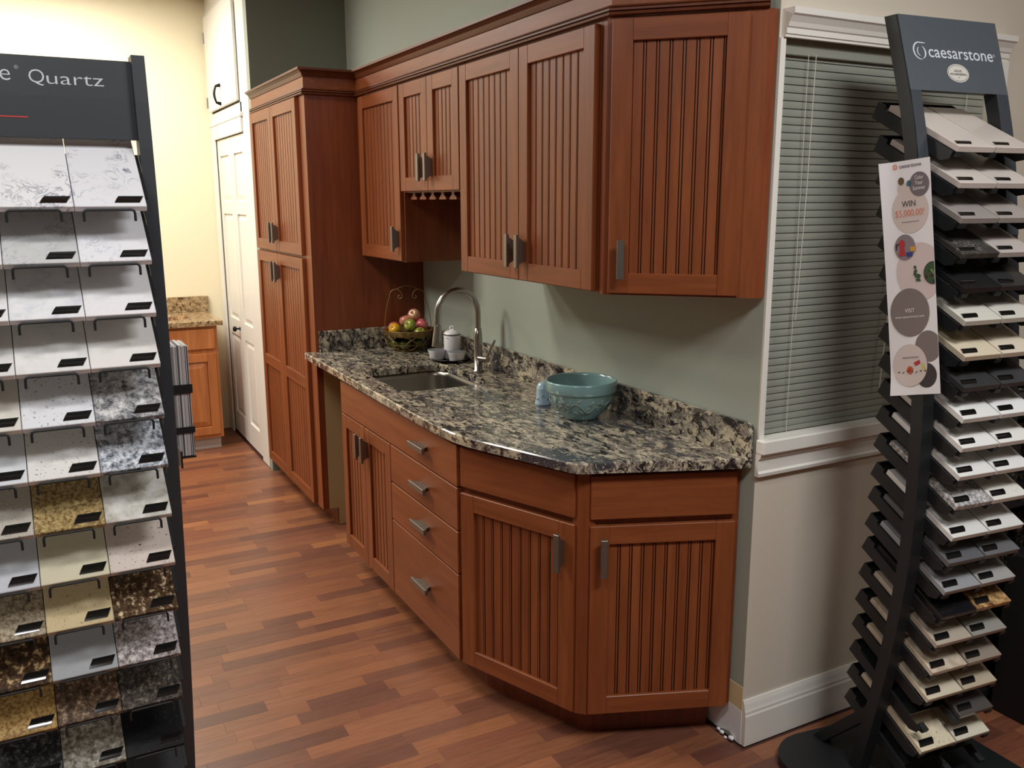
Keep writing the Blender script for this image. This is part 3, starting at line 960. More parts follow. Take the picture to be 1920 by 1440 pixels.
# turquoise mixing bowl
tb = thing('mixing_bowl', 'large turquoise glazed mixing bowl with raised flower pattern on counter', 'bowl', (-.662, -.172, .9142))
b = MB()
b.lathe([(0, .0), (.052, .0), (.060, .003), (.064, .010), (.085, .032), (.104, .065), (.1115, .090), (.113, .093), (.118, .095), (.1205, .099), (.1225, .128), (.1215, .132), (.1185, .134), (.1155, .132), (.113, .125), (.109, .095), (.098, .055), (.070, .02), (.04, .011), (0, .010)], 48)
b.build('body', M['turq'], tb)
b = MB()
def bowl_surf(w, z, off=.0):
    tab = [(.010, .064), (.032, .085), (.065, .104), (.090, .1115)]
    for (z0, r0), (z1, r1) in zip(tab, tab[1:]):
        if z <= z1: break
    r = r0 + (r1 - r0) * (z - z0) / (z1 - z0) + off
    return Vector((r * cos(w), r * sin(w), z))
def leaf(w, z, dw, dz, wid):
    k = 7; vs = []; fs = []
    for i in range(k):
        t = i / (k - 1); h = wid * sin(pi * t) ** .8
        cw, cz = w + dw * t, z + dz * t
        L_ = sqrt((dw * .1) ** 2 + dz ** 2); pw, pz = -dz / L_ / .1, dw * .1 / L_
        for s, of in ((-1, .0006), (0, .0042), (1, .0006)):
            vs.append(bowl_surf(cw + pw * h * s, cz + pz * h * s, of))
    for i in range(k - 1):
        for j in range(2):
            fs.append((i * 3 + j, i * 3 + j + 1, i * 3 + 4 + j, i * 3 + 3 + j))
    b.add(vs, fs, 0, True)
for g in range(5):
    w0 = g * 2 * pi / 5 - 1.15
    for p in range(6):
        an = p * pi / 3 + .3
        leaf(w0 + .03 * cos(an), .058 + .003 * sin(an), .19 * cos(an), .019 * sin(an), .006)
    b.tube([bowl_surf(w0 + .2 + .85 * i / 12, .052 + .016 * sin(i / 12 * 2 * pi), .002) for i in range(13)], .0022, 5)
    leaf(w0 + .40, .068, .2, .014, .007); leaf(w0 + .52, .044, .2, -.014, .007); leaf(w0 + .70, .036, .18, .02, .006); leaf(w0 + .3, .040, .16, -.012, .006)
    leaf(w0 + .86, .06, .14, .018, .006)
b.build('flower_relief', M['turqrelief'], tb)

def shaker(loc, lab):
    t = thing('salt_shaker', lab, 'shaker', loc, 0, 'blue shakers by the bowl')
    b = MB(); b.lathe([(0, 0), (.0285, 0), (.0295, .003), (.0285, .008), (.0245, .030), (.0235, .058), (.0240, .061), (.0225, .063), (.0215, .068), (.018, .077), (.010, .0825), (0, .084)], 28)
    b.build('body', M['skyblue'], t)
    b = MB()
    for k in range(8):
        w = 2 * pi * k / 8
        pts = [((.0262 + .0006) * cos(w + .5 * i / 6), .0268 * sin(w + .5 * i / 6), .018 + .008 * sin(i / 6 * pi) + .012 * (k % 2)) for i in range(7)]
        b.tube(pts, .0012, 4)
    b.build('vine_relief', M['turqrelief'], t)
shaker((-.897, -.184, .9142), 'pale blue ceramic shaker standing left of the turquoise bowl')
shaker((-.815, -.150, .9142), 'pale blue ceramic shaker mostly hidden behind the turquoise bowl')

# ------------------------------------------------------------------ closet wall on the far left
CY = -.575
b = MB()
b.box(FARX, CY, 0, -4.722, CY + .05, CEIL); b.box(-3.835, CY, 2.155, -3.62, CY + .05, CEIL)
b.box(-3.80, CY, 0, -3.62, CY + .05, 2.155)
b.box(-4.722, CY, 2.055, -3.80, CY + .05, 2.225); b.box(-4.722, CY, 2.86, -3.835, CY + .05, CEIL)
b.box(FARX, CY + .052, 0, -3.62, CY + .10, CEIL)
struct('wall_closet', b, [M['white']])
b = MB(); b.box(FARX, CY - .018, 2.140, -3.785, CY, 2.165, 0, .003); struct('trim_7', b, M['white'])
b = MB(); b.box(FARX + .002, CY - .014, 0, -4.66, CY, 2.14, 0, .003); b.box(-4.66, CY - .014, 2.05, -3.80, CY, 2.14, 0, .003)
struct('trim_8', b, M['white'])
D1 = struct('door_1', MB().box(-4.735, CY - .022, 2.236, -3.84, CY - .002, 2.85, 0, .003), M['white'])
b = MB()
pts = [(-4.292, CY - .022, 2.255)] + [(-4.292, CY - .05 - .012 * sin(pi * i / 6), 2.262 + .10 * i / 6) for i in range(7)] + [(-4.292, CY - .022, 2.37)]
b.tube(pts, [.012, .008, .007, .0075, .008, .0075, .007, .008, .012], 8)
b.build('pull', M['knob'], D1)
for z in (2.30, 2.72):
    b = MB(); b.tube([(-4.742, CY - .024, z - .035), (-4.742, CY - .024, z + .035)], .006, 8); b.build('hinge', M['nickel'], D1)
def leafdoor(name, xa, xb, knob):
    b = MB(); y0, y1 = CY + .004, CY + .034
    w = xb - xa; s = .075
    zz = [.02, .17, .74, .85, 1.56, 1.64, 1.94, 2.045]
    b.box(xa, y0, zz[0], xa + s, y1, zz[-1]); b.box(xb - s, y0, zz[0], xb, y1, zz[-1])
    for k in range(0, 8, 2):
        b.box(xa + s, y0, zz[k], xb - s, y1, zz[k + 1])
    d = struct(name, b, M['white'])
    for k in range(1, 7, 2):
        q = MB(); q.box(xa + s - .002, y0 + .012, zz[k] - .002, xb - s + .002, y1 - .004, zz[k + 1] + .002)
        xa2, xb2, za, zb = xa + s + .012, xb - s - .012, zz[k] + .012, zz[k + 1] - .012
        c = .028
        vs = [(xa2, y0 + .012, za), (xb2, y0 + .012, za), (xb2, y0 + .012, zb), (xa2, y0 + .012, zb), (xa2 + c, y0 + .004, za + c), (xb2 - c, y0 + .004, za + c), (xb2 - c, y0 + .004, zb - c), (xa2 + c, y0 + .004, zb - c)]
        q.add(vs, [(4, 5, 6, 7)] + [(i, (i + 1) % 4, 4 + (i + 1) % 4, 4 + i) for i in range(4)])
        q.build('panel', M['white'], d)
    if knob:
        q = MB(); q.lathe([(0, 0), (.014, 0), (.012, .003), (.006, .008), (.006, .022), (.016, .028), (.019, .036), (.015, .046), (0, .05)], 20)
        q.build('knob', M['knob'], d, (xb - .10, y0, .80), (pi / 2, 0, 0))
leafdoor('door_2', -4.655, -4.222, False)
leafdoor('door_3', -4.218, -3.802, False)
b = MB(); b.lathe([(0, 0), (.014, 0), (.012, .003), (.006, .008), (.006, .022), (.016, .028), (.019, .036), (.015, .046), (0, .05)], 20)
b.build('knob', M['knob'], bpy.data.objects['door_2'], (-4.28, CY + .004, .80), (pi / 2, 0, 0))

# ------------------------------------------------------------------ vanity
va = thing('vanity_cabinet', 'honey maple vanity cabinet with raised panel door against cream wall', 'cabinet', (0, 0, 0))
VX, VY1, VY0 = -4.22, -.735, -1.42
b = MB(); b.box(FARX + .002, VY0, .085, VX, VY1, .842); b.build('body', M['oak'], va)
b = MB(); b.box(FARX + .01, VY0, 0, VX - .055, VY1 - .012, .085); b.build('toe_kick', plain('vanity_toe_kick', S(196, 188, 178), .6), va)
b = MB(); b.box(VX, -1.40, .69, VX + .018, VY1 - .02, .822, 0, .003); b.build('drawer_front', M['oak'], va)
for (ya, yb) in ((-1.40, -1.085), (-1.075, VY1 - .02)):
    b = MB(); s = .055; x = VX + .018
    b.box(VX, ya, .11, x, ya + s, .66, 0, .002); b.box(VX, yb - s, .11, x, yb, .66, 0, .002)
    b.box(VX, ya + s, .11, x, yb - s, .11 + s, 0, .002); b.box(VX, ya + s, .66 - s, x, yb - s, .66, 0, .002)
    d = b.build('door', M['oak'], va)
    q = MB(); a2_, b2_, c2_, d2_ = ya + s + .004, yb - s - .004, .11 + s + .004, .66 - s - .004; e = .035
    q.add([(VX + .004, a2_, c2_), (VX + .004, b2_, c2_), (VX + .004, b2_, d2_), (VX + .004, a2_, d2_), (VX + .015, a2_ + e, c2_ + e), (VX + .015, b2_ - e, c2_ + e), (VX + .015, b2_ - e, d2_ - e), (VX + .015, a2_ + e, d2_ - e)],
          [(4, 5, 6, 7)] + [(i, (i + 1) % 4, 4 + (i + 1) % 4, 4 + i) for i in range(4)])
    q.build('raised_panel', M['oak'], d)
vt = thing('granite_worktop', 'tan granite vanity top with backsplash and white oval basin', 'countertop')
ov = [(-4.47 + .15 * cos(2 * pi * k / 28), -1.06 + .20 * sin(2 * pi * k / 28)) for k in range(28)]
bm = slab([(FARX + .002, VY0 - .01), (-4.19, VY0 - .01), (-4.19, -.70), (FARX + .002, -.70)], ov, .8425, .876, .003)
b = MB(); b.addbm(bm); bm.free(); b.build('slab', M['vanitytop'], vt)
b = MB(); b.box(FARX + .002, VY0, .8762, FARX + .024, -.685, .985, 0, .002); b.build('backsplash', M['vanitytop'], vt)
b = MB(); vs = []
for k_, z in ((1.04, .8415), (.98, .8415), (.8, .79), (.45, .76), (.02, .755)):
    vs += [(-4.47 + .15 * k_ * cos(2 * pi * k / 28), -1.06 + .20 * k_ * sin(2 * pi * k / 28), z) for k in range(28)]
b.add(vs, [(r * 28 + i, r * 28 + (i + 1) % 28, (r + 1) * 28 + (i + 1) % 28, (r + 1) * 28 + i) for r in range(4) for i in range(28)], 0, True)
b.build('basin', M['enamel'], vt)

# ------------------------------------------------------------------ stone samples
ORD = ['top', 'second', 'third', 'fourth', 'fifth', 'sixth', 'seventh', 'eighth', 'ninth', 'tenth', 'eleventh', 'twelfth', 'thirteenth', 'fourteenth', 'fifteenth', 'sixteenth', 'seventeenth', 'eighteenth', 'nineteenth', 'twentieth', 'bottom']

def sample_mesh(w, L, t, mat):
    b = MB(); b.box(-L, -w / 2, 0, 0, w / 2, t, 0, .0012)
    return b.mesh('stone_sample', mat)

def tag_mesh(w, d, hh=.0012):
    """low domed black tag with a slanted left end and a bright lower lip"""
    b = MB(); n = 7
    prof = [(-d / 2 + d * i / (n - 1), .0007 + hh * sin(pi * i / (n - 1))) for i in range(n)]
    vs = []
    for end in (-1, 1):
        for x, z in prof:
            sk = -.009 * (x / d)
            vs.append((x, end * w / 2 + sk, z))
    b.add(vs, [(i, i + 1, n + i + 1, n + i) for i in range(n - 1)], 0, True)
    b.add(vs, [tuple(range(n)), tuple(range(n, 2 * n))], 0)
    b.box(d / 2, -w / 2 - .004, 0, d / 2 + .0007, w / 2 - .006, .0008, 1)
    return b.mesh('name_tag', [M['tag'], M['chrome']])

# ---- left rack --------------------------------------------------------
LW, LL, LT = .1238, .235, .0125
lrows = [1.623, 1.522, 1.421, 1.321, 1.217, 1.113, 1.005, .894, .786, .670, .554, .419, .295]
def arcx(z): return -.015 - .13 * (z - 1.4) ** 2
RY = -1.5740
rack = thing('sample_rack', 'tall dark slate rack of sloping quartz samples in the left foreground', 'display rack', (arcx(0) - .20, -1.78, 0))
RO = Vector(rack.location)
def post(y0, y1, name='post', dep=.05):
    b = MB(); n = 22; vs = []
    for i in range(n):
        z = .03 + (1.925 - .03) * i / (n - 1); x = arcx(z) - .105
        vs += [(x, y0, z), (x, y1, z), (x - dep, y1, z), (x - dep, y0, z)]
    fs = [(4 * i + k, 4 * i + (k + 1) % 4, 4 * i + 4 + (k + 1) % 4, 4 * i + 4 + k) for i in range(n - 1) for k in range(4)]
    fs += [(0, 1, 2, 3), (4 * n - 1, 4 * n - 2, 4 * n - 3, 4 * n - 4)]
    b.X = Matrix.Translation(-RO); b.add(vs, fs)
    b.build(name, M['slate'], rack)
YL = RY - 3 * LW - 2 * .0014 - .02
post(RY + .009, RY + .034); post(YL - .02, YL + .005)
b = MB(); b.X = Matrix.Translation(-RO)
xb0, xb1 = arcx(0) - .42, arcx(0) + .16
b.box(xb0, YL - .06, 0, xb1, RY + .07, .03, 0, .006); b.build('base_plate', M['black'], rack)
def hx(z): return arcx(z) - .122
b = MB(); b.X = Matrix.Translation(-RO)
vs = []
for z in (1.762, 1.84, 1.914):
    vs += [(hx(z), YL + .005, z), (hx(z), RY + .0085, z), (hx(z) - .02, RY + .0085, z), (hx(z) - .02, YL + .005, z)]
b.add(vs, [(4 * i + k, 4 * i + (k + 1) % 4, 4 * i + 4 + (k + 1) % 4, 4 * i + 4 + k) for i in range(2) for k in range(4)] + [(0, 1, 2, 3), (8, 9, 10, 11)])
hd_ = b.build('header_panel', M['slate'], rack)
b = MB(); b.X = Matrix.Translation(-RO)
def fh(a, z): return (hx(z) + .0006 + .001 * (0), RY + a, z)
put_text(b, 'Q', lambda a, z: fh(a, z), -.1605, 1.8635, size=.037, mi=0, weight=-.008)
put_text(b, 'uartz', lambda a, z: fh(a, z), -.0935, 1.8628, width=.100, size=.0345, mi=0, weight=-.008)
put_text(b, 'e', lambda a, z: fh(a, z), -.213, 1.8655, size=.045, mi=0, weight=-.008)
put_text(b, '\u00ae', lambda a, z: fh(a, z), -.193, 1.887, size=.010, mi=0, weight=-.01)
b.build('lettering', M['lettering'], hd_)
b = MB(); b.X = Matrix.Translation(-RO); z = 1.7995
b.add([fh(-.28, z - .0012), fh(-.182, z - .0012), fh(-.182, z + .0012), fh(-.28, z + .0012)], [(0, 1, 2, 3)])
b.build('red_line', M['red'], hd_)
LS = [  # (left, middle, right): description, kind, colours
    [('white quartz with faint grey veins', 'vein', (240, 240, 242), (185, 186, 192)), ('white quartz with fine grey veins', 'vein', (240, 240, 243), (165, 168, 178)), ('white quartz with clustered grey veins', 'vein', (236, 237, 241), (130, 132, 148))],
    [('plain white stone', 'plain', (236, 236, 236)), ('light grey stone with soft veins', 'vein', (206, 207, 206), (165, 166, 172)), ('white stone with hair-thin veins', 'vein', (238, 238, 242), (200, 202, 208))],
    [('bright white stone', 'plain', (240, 240, 240)), ('cloudy white stone', 'cloud', (236, 236, 238), (220, 222, 228), (240, 240, 241)), ('pure plain white stone', 'plain', (240, 239, 240))],
    [('soft white stone', 'plain', (230, 229, 226)), ('off-white stone with soft clouding', 'cloud', (232, 231, 228), (222, 222, 220), (236, 235, 232)), ('warm white plain stone', 'plain', (235, 232, 228))],
    [('ivory plain stone', 'plain', (226, 222, 212)), ('white stone with tiny grey specks', 'speck', (230, 232, 236), (140, 140, 142), (238, 240, 242)), ('grey and white mottled granite-look stone', 'granite', (196, 196, 196), (66, 70, 76), (232, 230, 228), .55)],
    [('pale cool white stone', 'plain', (224, 228, 232)), ('warm white stone with sparse specks', 'speck', (232, 230, 226), (150, 140, 128), (240, 238, 234)), ('white stone with blue-black flecks', 'granite', (196, 202, 210), (58, 66, 78), (236, 238, 242), .9)],
    [('grey-beige speckled stone', 'speck', (190, 184, 172), (130, 122, 110), (212, 208, 198)), ('golden beige dark-flecked stone', 'granite', (176, 152, 102), (96, 72, 40), (196, 176, 126), 1.4), ('pale grey stone with beige clouds', 'cloud', (204, 202, 194), (176, 170, 158), (220, 219, 212))],
    [('pale blue-grey plain stone', 'plain', (200, 204, 210)), ('plain cream stone', 'plain', (212, 206, 180)), ('pinkish beige stone with black specks', 'speck', (212, 200, 190), (90, 76, 66), (220, 210, 200), .8)],
    [('taupe beige speckled stone', 'granite', (168, 156, 132), (96, 80, 60), (186, 176, 154), 1.3), ('sand beige fine-speckled stone', 'speck', (204, 186, 146), (150, 124, 86), (216, 200, 166)), ('dark brown stone with cream chips', 'granite', (92, 70, 48), (44, 32, 24), (214, 194, 160), .8)],
    [('black and cream blotched stone', 'granite', (84, 62, 42), (24, 18, 16), (206, 176, 128), .5), ('plain mid grey stone', 'plain', (164, 167, 170)), ('grey and white granite-look stone', 'granite', (178, 168, 166), (76, 72, 74), (214, 208, 206), 1.0)],
    [('golden sand speckled stone', 'granite', (178, 144, 88), (112, 84, 50), (192, 162, 108), 1.5), ('brown stone with tan flecks', 'granite', (106, 84, 66), (46, 36, 30), (166, 146, 122), .9), ('charcoal brown flecked stone', 'granite', (76, 70, 64), (38, 36, 34), (130, 120, 108), 1.2)],
    [('charcoal stone with grey flecks', 'granite', (48, 48, 50), (26, 26, 28), (100, 100, 100), 1.0), ('grey-beige stone with pale chips', 'granite', (146, 140, 128), (84, 78, 68), (180, 176, 166), .9), ('polished black stone', 'speck', (22, 22, 25), (14, 14, 16), (58, 58, 62))],
    [('dark slate grey stone', 'plain', (60, 60, 62)), ('near-black plain stone', 'plain', (34, 34, 36)), ('charcoal grey plain stone', 'plain', (58, 58, 60))]]
ltag = tag_mesh(.044, .021)
TH = radians(36)
clip = MB()
clip.tube([(.006, -.044, -.021), (.006, -.044, -.006), (.006, -.0425, -.002), (.006, -.039, 0), (.006, .039, 0), (.006, .0425, -.002), (.006, .044, -.006), (.006, .044, -.021)], .0024, 8)
clip_me = clip.mesh('wire_clip', M['black'])
for r, zr in enumerate(lrows):
    xr = arcx(zr)
    b = MB(); b.X = Matrix.Translation(-RO)
    dx, dz = -cos(TH), sin(TH)
    p0 = Vector((xr, 0, zr)) + Vector((dx, 0, dz)) * .045; p1 = Vector((xr, 0, zr)) + Vector((dx, 0, dz)) * .19
    nn_ = Vector((-sin(TH), 0, -cos(TH))) * .004
    ya, yb = YL + .005, RY + .008
    vs = []
    for p in (p0, p1, p1 + nn_, p0 + nn_):
        vs += [(p.x, ya, p.z), (p.x, yb, p.z)]
    # keep the shelf a hair under the slabs
    vs = [(v[0] - sin(TH) * .0008, v[1], v[2] - cos(TH) * .0008) for v in vs]
    b.add(vs, [(0, 2, 3, 1), (2, 4, 5, 3), (4, 6, 7, 5), (6, 0, 1, 7), (0, 6, 4, 2), (1, 3, 5, 7)])
    b.build('shelf', M['black'], rack)
    for c in range(3):
        if r == 12 and c == 0: continue
        y = RY - LW / 2 - (2 - c) * (LW + .0014)
        ds = LS[r][c]
        mt = stone(ds[1], *ds[2:])
        o = link('stone_sample', sample_mesh(LW, LL, LT, mt), None, (xr, y, zr), (0, TH, 0))
        ordn = ORD[r] if r < 12 else 'lowest'
        tag(o, '%s sample, %s row, %s of left rack' % (ds[0], ordn, ['left column', 'middle column', 'right column'][c]), 'stone sample', 'quartz samples on the left rack')
        link('name_tag', ltag, o, (-.020, .033, LT))
        link('wire_clip', clip_me, rack, Vector((xr, y - .004, zr + .003)) - RO)
# brochure holder fixed to the right post
bx, by0, by1 = -.40, -1.512, -1.466
b = MB(); b.X = Matrix.Translation(-RO)
def br(x, y, z): return (x - .05 * (1.3 - z), y, z)
def brbox(x0, y0, z0, x1, y1, z1):
    b.add([br(x, y, z) for z in (z0, z1) for (x, y) in ((x0, y0), (x1, y0), (x1, y1), (x0, y1))],
          [(0, 3, 2, 1), (4, 5, 6, 7), (0, 1, 5, 4), (1, 2, 6, 5), (2, 3, 7, 6), (3, 0, 4, 7)])
brbox(bx - .13, by0 - .008, 1.025, bx + .004, by0 - .003, 1.27)
brbox(bx - .13, by1 + .001, 1.03, bx - .02, by1 + .004, 1.10)
brbox(bx - .132, by0 - .008, 1.025, bx - .127, by1 + .004, 1.25)
brbox(bx + .0005, by0 - .006, 1.185, bx + .004, by1 + .004, 1.207); brbox(bx + .0005, by0 - .006, 1.085, bx + .004, by1 + .004, 1.100)
brbox(bx - .14, by0 - .012, 1.05, bx + .19, by0 - .008, 1.09)
brbox(bx - .13, by0 - .006, 1.020, bx + .002, by1 + .003, 1.024)
b.build('brochure_holder', M['black'], rack)
bm_ = newmat('brochure_edges'); m, nt, p = bm_
rnd = N(nt, 'ShaderNodeNewGeometry').outputs['Random Per Island']
rp = ramp(nt, [(0, S(230, 230, 232)), (.3, S(120, 118, 118)), (.5, S(226, 226, 230)), (.7, S(70, 66, 66)), (.85, S(200, 190, 186)), (1, S(225, 225, 230))], 'CONSTANT')
nt.links.new(rnd, rp.inputs[0]); nt.links.new(rp.outputs[0], p.inputs['Base Color']); p.inputs['Roughness'].default_value = .5
b = MB(); nb = 30
rb = random.Random(5)
for i in range(nb):
    y = by0 + (by1 - by0) * i / nb; t = (by1 - by0) / nb * .8
    brx = rb.uniform(-.002, 0); top = 1.302 + rb.uniform(-.002, .002)
    brbox(bx - .10, y, 1.0255, bx + brx, y + t, top)
o = b.build('brochure_stack', m); o['label'] = 'upright stack of thin grey and white brochures in holder behind left rack'; o['category'] = 'brochures'; o['kind'] = 'stuff'

# ---- right tower ------------------------------------------------------
TA = (.2274, .1806, 0); TR = radians(-5.465)
tw = thing('sample_tower', 'tall black bowed tower of tilted stone samples beside the window', 'display rack', TA, TR)
back = [(.016, .029), (.096, .046), (.322, .090), (.463, .113), (.578, .128), (.690, .139), (.782, .144), (.928, .144), (1.099, .141), (1.167, .134), (1.45, .098), (1.748, .049), (1.87, .019), (2.094, -.055)]
def pback(z):
    for (z0, s0), (z1, s1) in zip(back, back[1:]):
        if z <= z1: break
    return s0 + (s1 - s0) * (z - z0) / (z1 - z0)
PD = .037
def tower_post(y0, y1):
    b = MB(); zs = [.031 + (2.095 - .031) * i / 26 for i in range(27)]; vs = []
    for z in zs:
        x = pback(z)
        vs += [(x, y0, z), (x + PD, y0, z), (x + PD, y1, z), (x, y1, z)]
    n = len(zs)
    b.add(vs, [(4 * i + k, 4 * i + (k + 1) % 4, 4 * i + 4 + (k + 1) % 4, 4 * i + 4 + k) for i in range(n - 1) for k in range(4)] + [(0, 1, 2, 3), (4 * n - 1, 4 * n - 2, 4 * n - 3, 4 * n - 4)])
    return b.build('post', M['black'], tw)
TWW = .344
tower_post(0, .038); tower_post(.303, TWW)
b = MB(); vs = []
zh = [1.909, 2.0, 2.095]
for z in zh:
    x = pback(z) + PD
    vs += [(x - .034, .0385, z), (x - .001, .0385, z), (x - .001, .3025, z), (x - .034, .3025, z)]
b.add(vs, [(4 * i + k, 4 * i + (k + 1) % 4, 4 * i + 4 + (k + 1) % 4, 4 * i + 4 + k) for i in range(2) for k in range(4)] + [(0, 1, 2, 3), (8, 9, 10, 11)])
b.build('header_box', M['black'], tw)
b = MB(); vs = []
def pf_(y, z, o=.0): return (pback(z) + PD + .0004 + o, y, z)
zl = [1.55 + .09 * i for i in range(4)] + [1.909]
for z in zl: vs += [pf_(.004, z), pf_(.0385, z), pf_(.303, z), pf_(TWW, z), pf_(.004, z, .002), pf_(.0385, z, .002), pf_(.303, z, .002), pf_(TWW, z, .002)]
fs = []
for i in range(len(zl) - 1):
    o = 8 * i
    for a in ((0, 1), (2, 3)):
        fs.append((o + 4 + a[0], o + 4 + a[1], o + 12 + a[1], o + 12 + a[0])); fs.append((o + a[0], o + 4 + a[0], o + 12 + a[0], o + 8 + a[0])); fs.append((o + a[1], o + 4 + a[1], o + 12 + a[1], o + 8 + a[1]))
b.add(vs, fs, 1)  # darker leg strips: reflection fading down the plate, painted in
vs = []
for z in (1.909, 2.0, 2.096): vs += [pf_(.004, z), pf_(TWW, z), pf_(TWW, z, .002), pf_(.004, z, .002)]
b.add(vs, [(4 * i + k, 4 * i + (k + 1) % 4, 4 * i + 4 + (k + 1) % 4, 4 * i + 4 + k) for i in range(2) for k in range(4)] + [(0, 1, 2, 3), (8, 9, 10, 11)])
hp_ = b.build('header_plate', [M['header_lit'], M['slate']], tw)
DZ = (2.095 - 1.87) / sqrt((2.095 - 1.87) ** 2 + .074 ** 2)
def ft(a, d): return pf_(a, 2.095 - d * DZ, .0026)
b = MB()
put_text(b, 'caesarstone', lambda a, c: ft(a, -c), .1985, -.107, width=.226, size=.046, mi=0, weight=.004)
put_text(b, '\u00ae', lambda a, c: ft(a, -c), .3165, -.094, size=.010, mi=0)
def arcband(cx, cy, rx, ry, w0, w1, th0, th1, n=20):
    vs = []
    for i in range(n + 1):
        t = i / n; w = radians(w0 + (w1 - w0) * t); th = th0 + (th1 - th0) * sin(pi * t)
        vs += [ft(cx + (rx) * cos(w), cy - ry * sin(w)), ft(cx + (rx - th) * cos(w), cy - (ry - th) * sin(w))]
    b.add(vs, [(2 * i, 2 * i + 1, 2 * i + 3, 2 * i + 2) for i in range(n)])
arcband(.0575, .092, .0235, .0235, 60, 285, .001, .0045)
vs = [ft(.0575 + .0235 * cos(radians(60 + 10)), .092 - .0235 * sin(radians(100))), ft(.0790, .0705), ft(.0790, .0718), ft(.0575, .0722)]
b.add(vs, [(0, 1, 2, 3)])
arcband(.0600, .096, .0175, .0175, -75, 70, .001, .005)
arcband(.0585, .094, .0115, .0120, 110, 262, .001, .0032)
b.build('lettering', M['lettering'], hp_)
b = MB()
def oval(cx, cy, rx, ry, lift, mi):
    def g(a, d):
        p = ft(a, d); return (p[0] + lift, p[1], p[2])
    vs = [g(cx + rx * cos(2 * pi * k / 32), cy + ry * sin(2 * pi * k / 32)) for k in range(32)]
    b.add(vs, [list(range(32))], mi)
SX, SY = .176, .1455
oval(SX, SY, .0375, .0245, .0002, 0); oval(SX, SY, .0345, .0215, .0004, 1); oval(SX, SY, .0335, .0205, .0006, 0)
def fs_(a, c):
    p = ft(a, -c); return (p[0] + .0010, p[1], p[2])
put_text(b, 'GOOD', fs_, SX, -SY + .003, width=.026, mi=1, weight=.01)
put_text(b, 'HOUSEKEEPING', fs_, SX, -SY - .0055, width=.056, mi=1, weight=.01)
put_text(b, '\u2022', fs_, SX, -SY - .016, size=.012, mi=1)
b.build('seal', [plain('seal_cream', S(200, 196, 186), .5), plain('seal_ink', S(50, 48, 46), .5)], hp_)
# base plate: rounded slab, wall side to the left in the picture
b = MB(); pl = []
for cx, cy, r, st_ in ((.30, .36, .09, 0), (-.06, .36, .07, 90), (-.02, -.045, .13, 180), (.30, -.08, .09, 270)):
    for k in range(7):
        w = radians(st_ + 15 * k); pl.append((cx + r * cos(w), cy + r * sin(w)))
b.prism(pl, 0, .03); b.build('base_plate', M['black'], tw)
for yy in (.006, .306):
    b = MB(); b.X = Matrix.Translation((0, yy, 0))
    vs = [(x, y, z) for y in (0, .03) for x, z in ((-.125, .0305), (-.085, .0305), (.092, .215), (.092, .262))]
    b.add(vs, [(0, 1, 2, 3), (7, 6, 5, 4), (0, 4, 5, 1), (1, 5, 6, 2), (2, 6, 7, 3), (3, 7, 4, 0)]); b.build('brace', M['black'], tw)
fronts = [(.170, 1.767), (.185, 1.681), (.200, 1.597), (.211, 1.513), (.225, 1.431), (.238, 1.352), (.247, 1.266), (.254, 1.190), (.262, 1.113), (.267, 1.040), (.268, .967), (.268, .889), (.266, .806), (.263, .736), (.260, .657), (.256, .585), (.252, .505), (.247, .423), (.242, .343), (.240, .262), (.238, .186), (.236, .105)]
RW, RL, RT = .1285, .255, .0155
TT = radians(27)
ca, sa_ = cos(TT), sin(TT)
def trayp(f, u, v):   # u back along the slope, v up from the slab underside
    return (f[0] - u * ca - RT * 0 + (v - RT) * sa_ * 1.0, f[1] + u * sa_ + (v - RT) * ca)
tray_me = {}
def tray_geo():
    b = MB()
    def bar(y0, y1, prof):
        n = len(prof)
        vs = [(x, y, z) for y in (y0, y1) for x, z in prof]
        b.add(vs, [list(range(n)), list(range(2 * n - 1, n - 1, -1))] + [(i, (i + 1) % n, n + (i + 1) % n, n + i) for i in range(n)])
    P = lambda u, v: trayp((0, 0), u, v)
    side = [P(.006, -.001), P(.008, -.020), P(.028, -.034), P(.292, -.034), P(.292, .010), P(.262, .010), P(.259, -.001)]
    bar(.0392, .0425, side); bar(.2985, .3018, side)
    lug = [P(-.002, -.001), P(-.002, -.012), P(.010, -.016), P(.022, -.016), P(.022, -.001)]
    for y in (.046, .160, .284): bar(y, y + .020, lug)
    mid = [P(.02, -.001), P(.03, -.020), P(.288, -.020), P(.288, -.001)]
    bar(.166, .178, mid)
    bar(.0425, .2985, [P(.287, -.034), P(.292, -.034), P(.292, .010), P(.287, .010)])
    bar(.0425, .2985, [P(.05, -.006), P(.05, -.001), P(.286, -.001), P(.286, -.006)])
    return b.mesh('tray', M['black'])
tme = tray_geo()
for f in fronts:
    link('tray', tme, tw, (f[0], 0, f[1]))
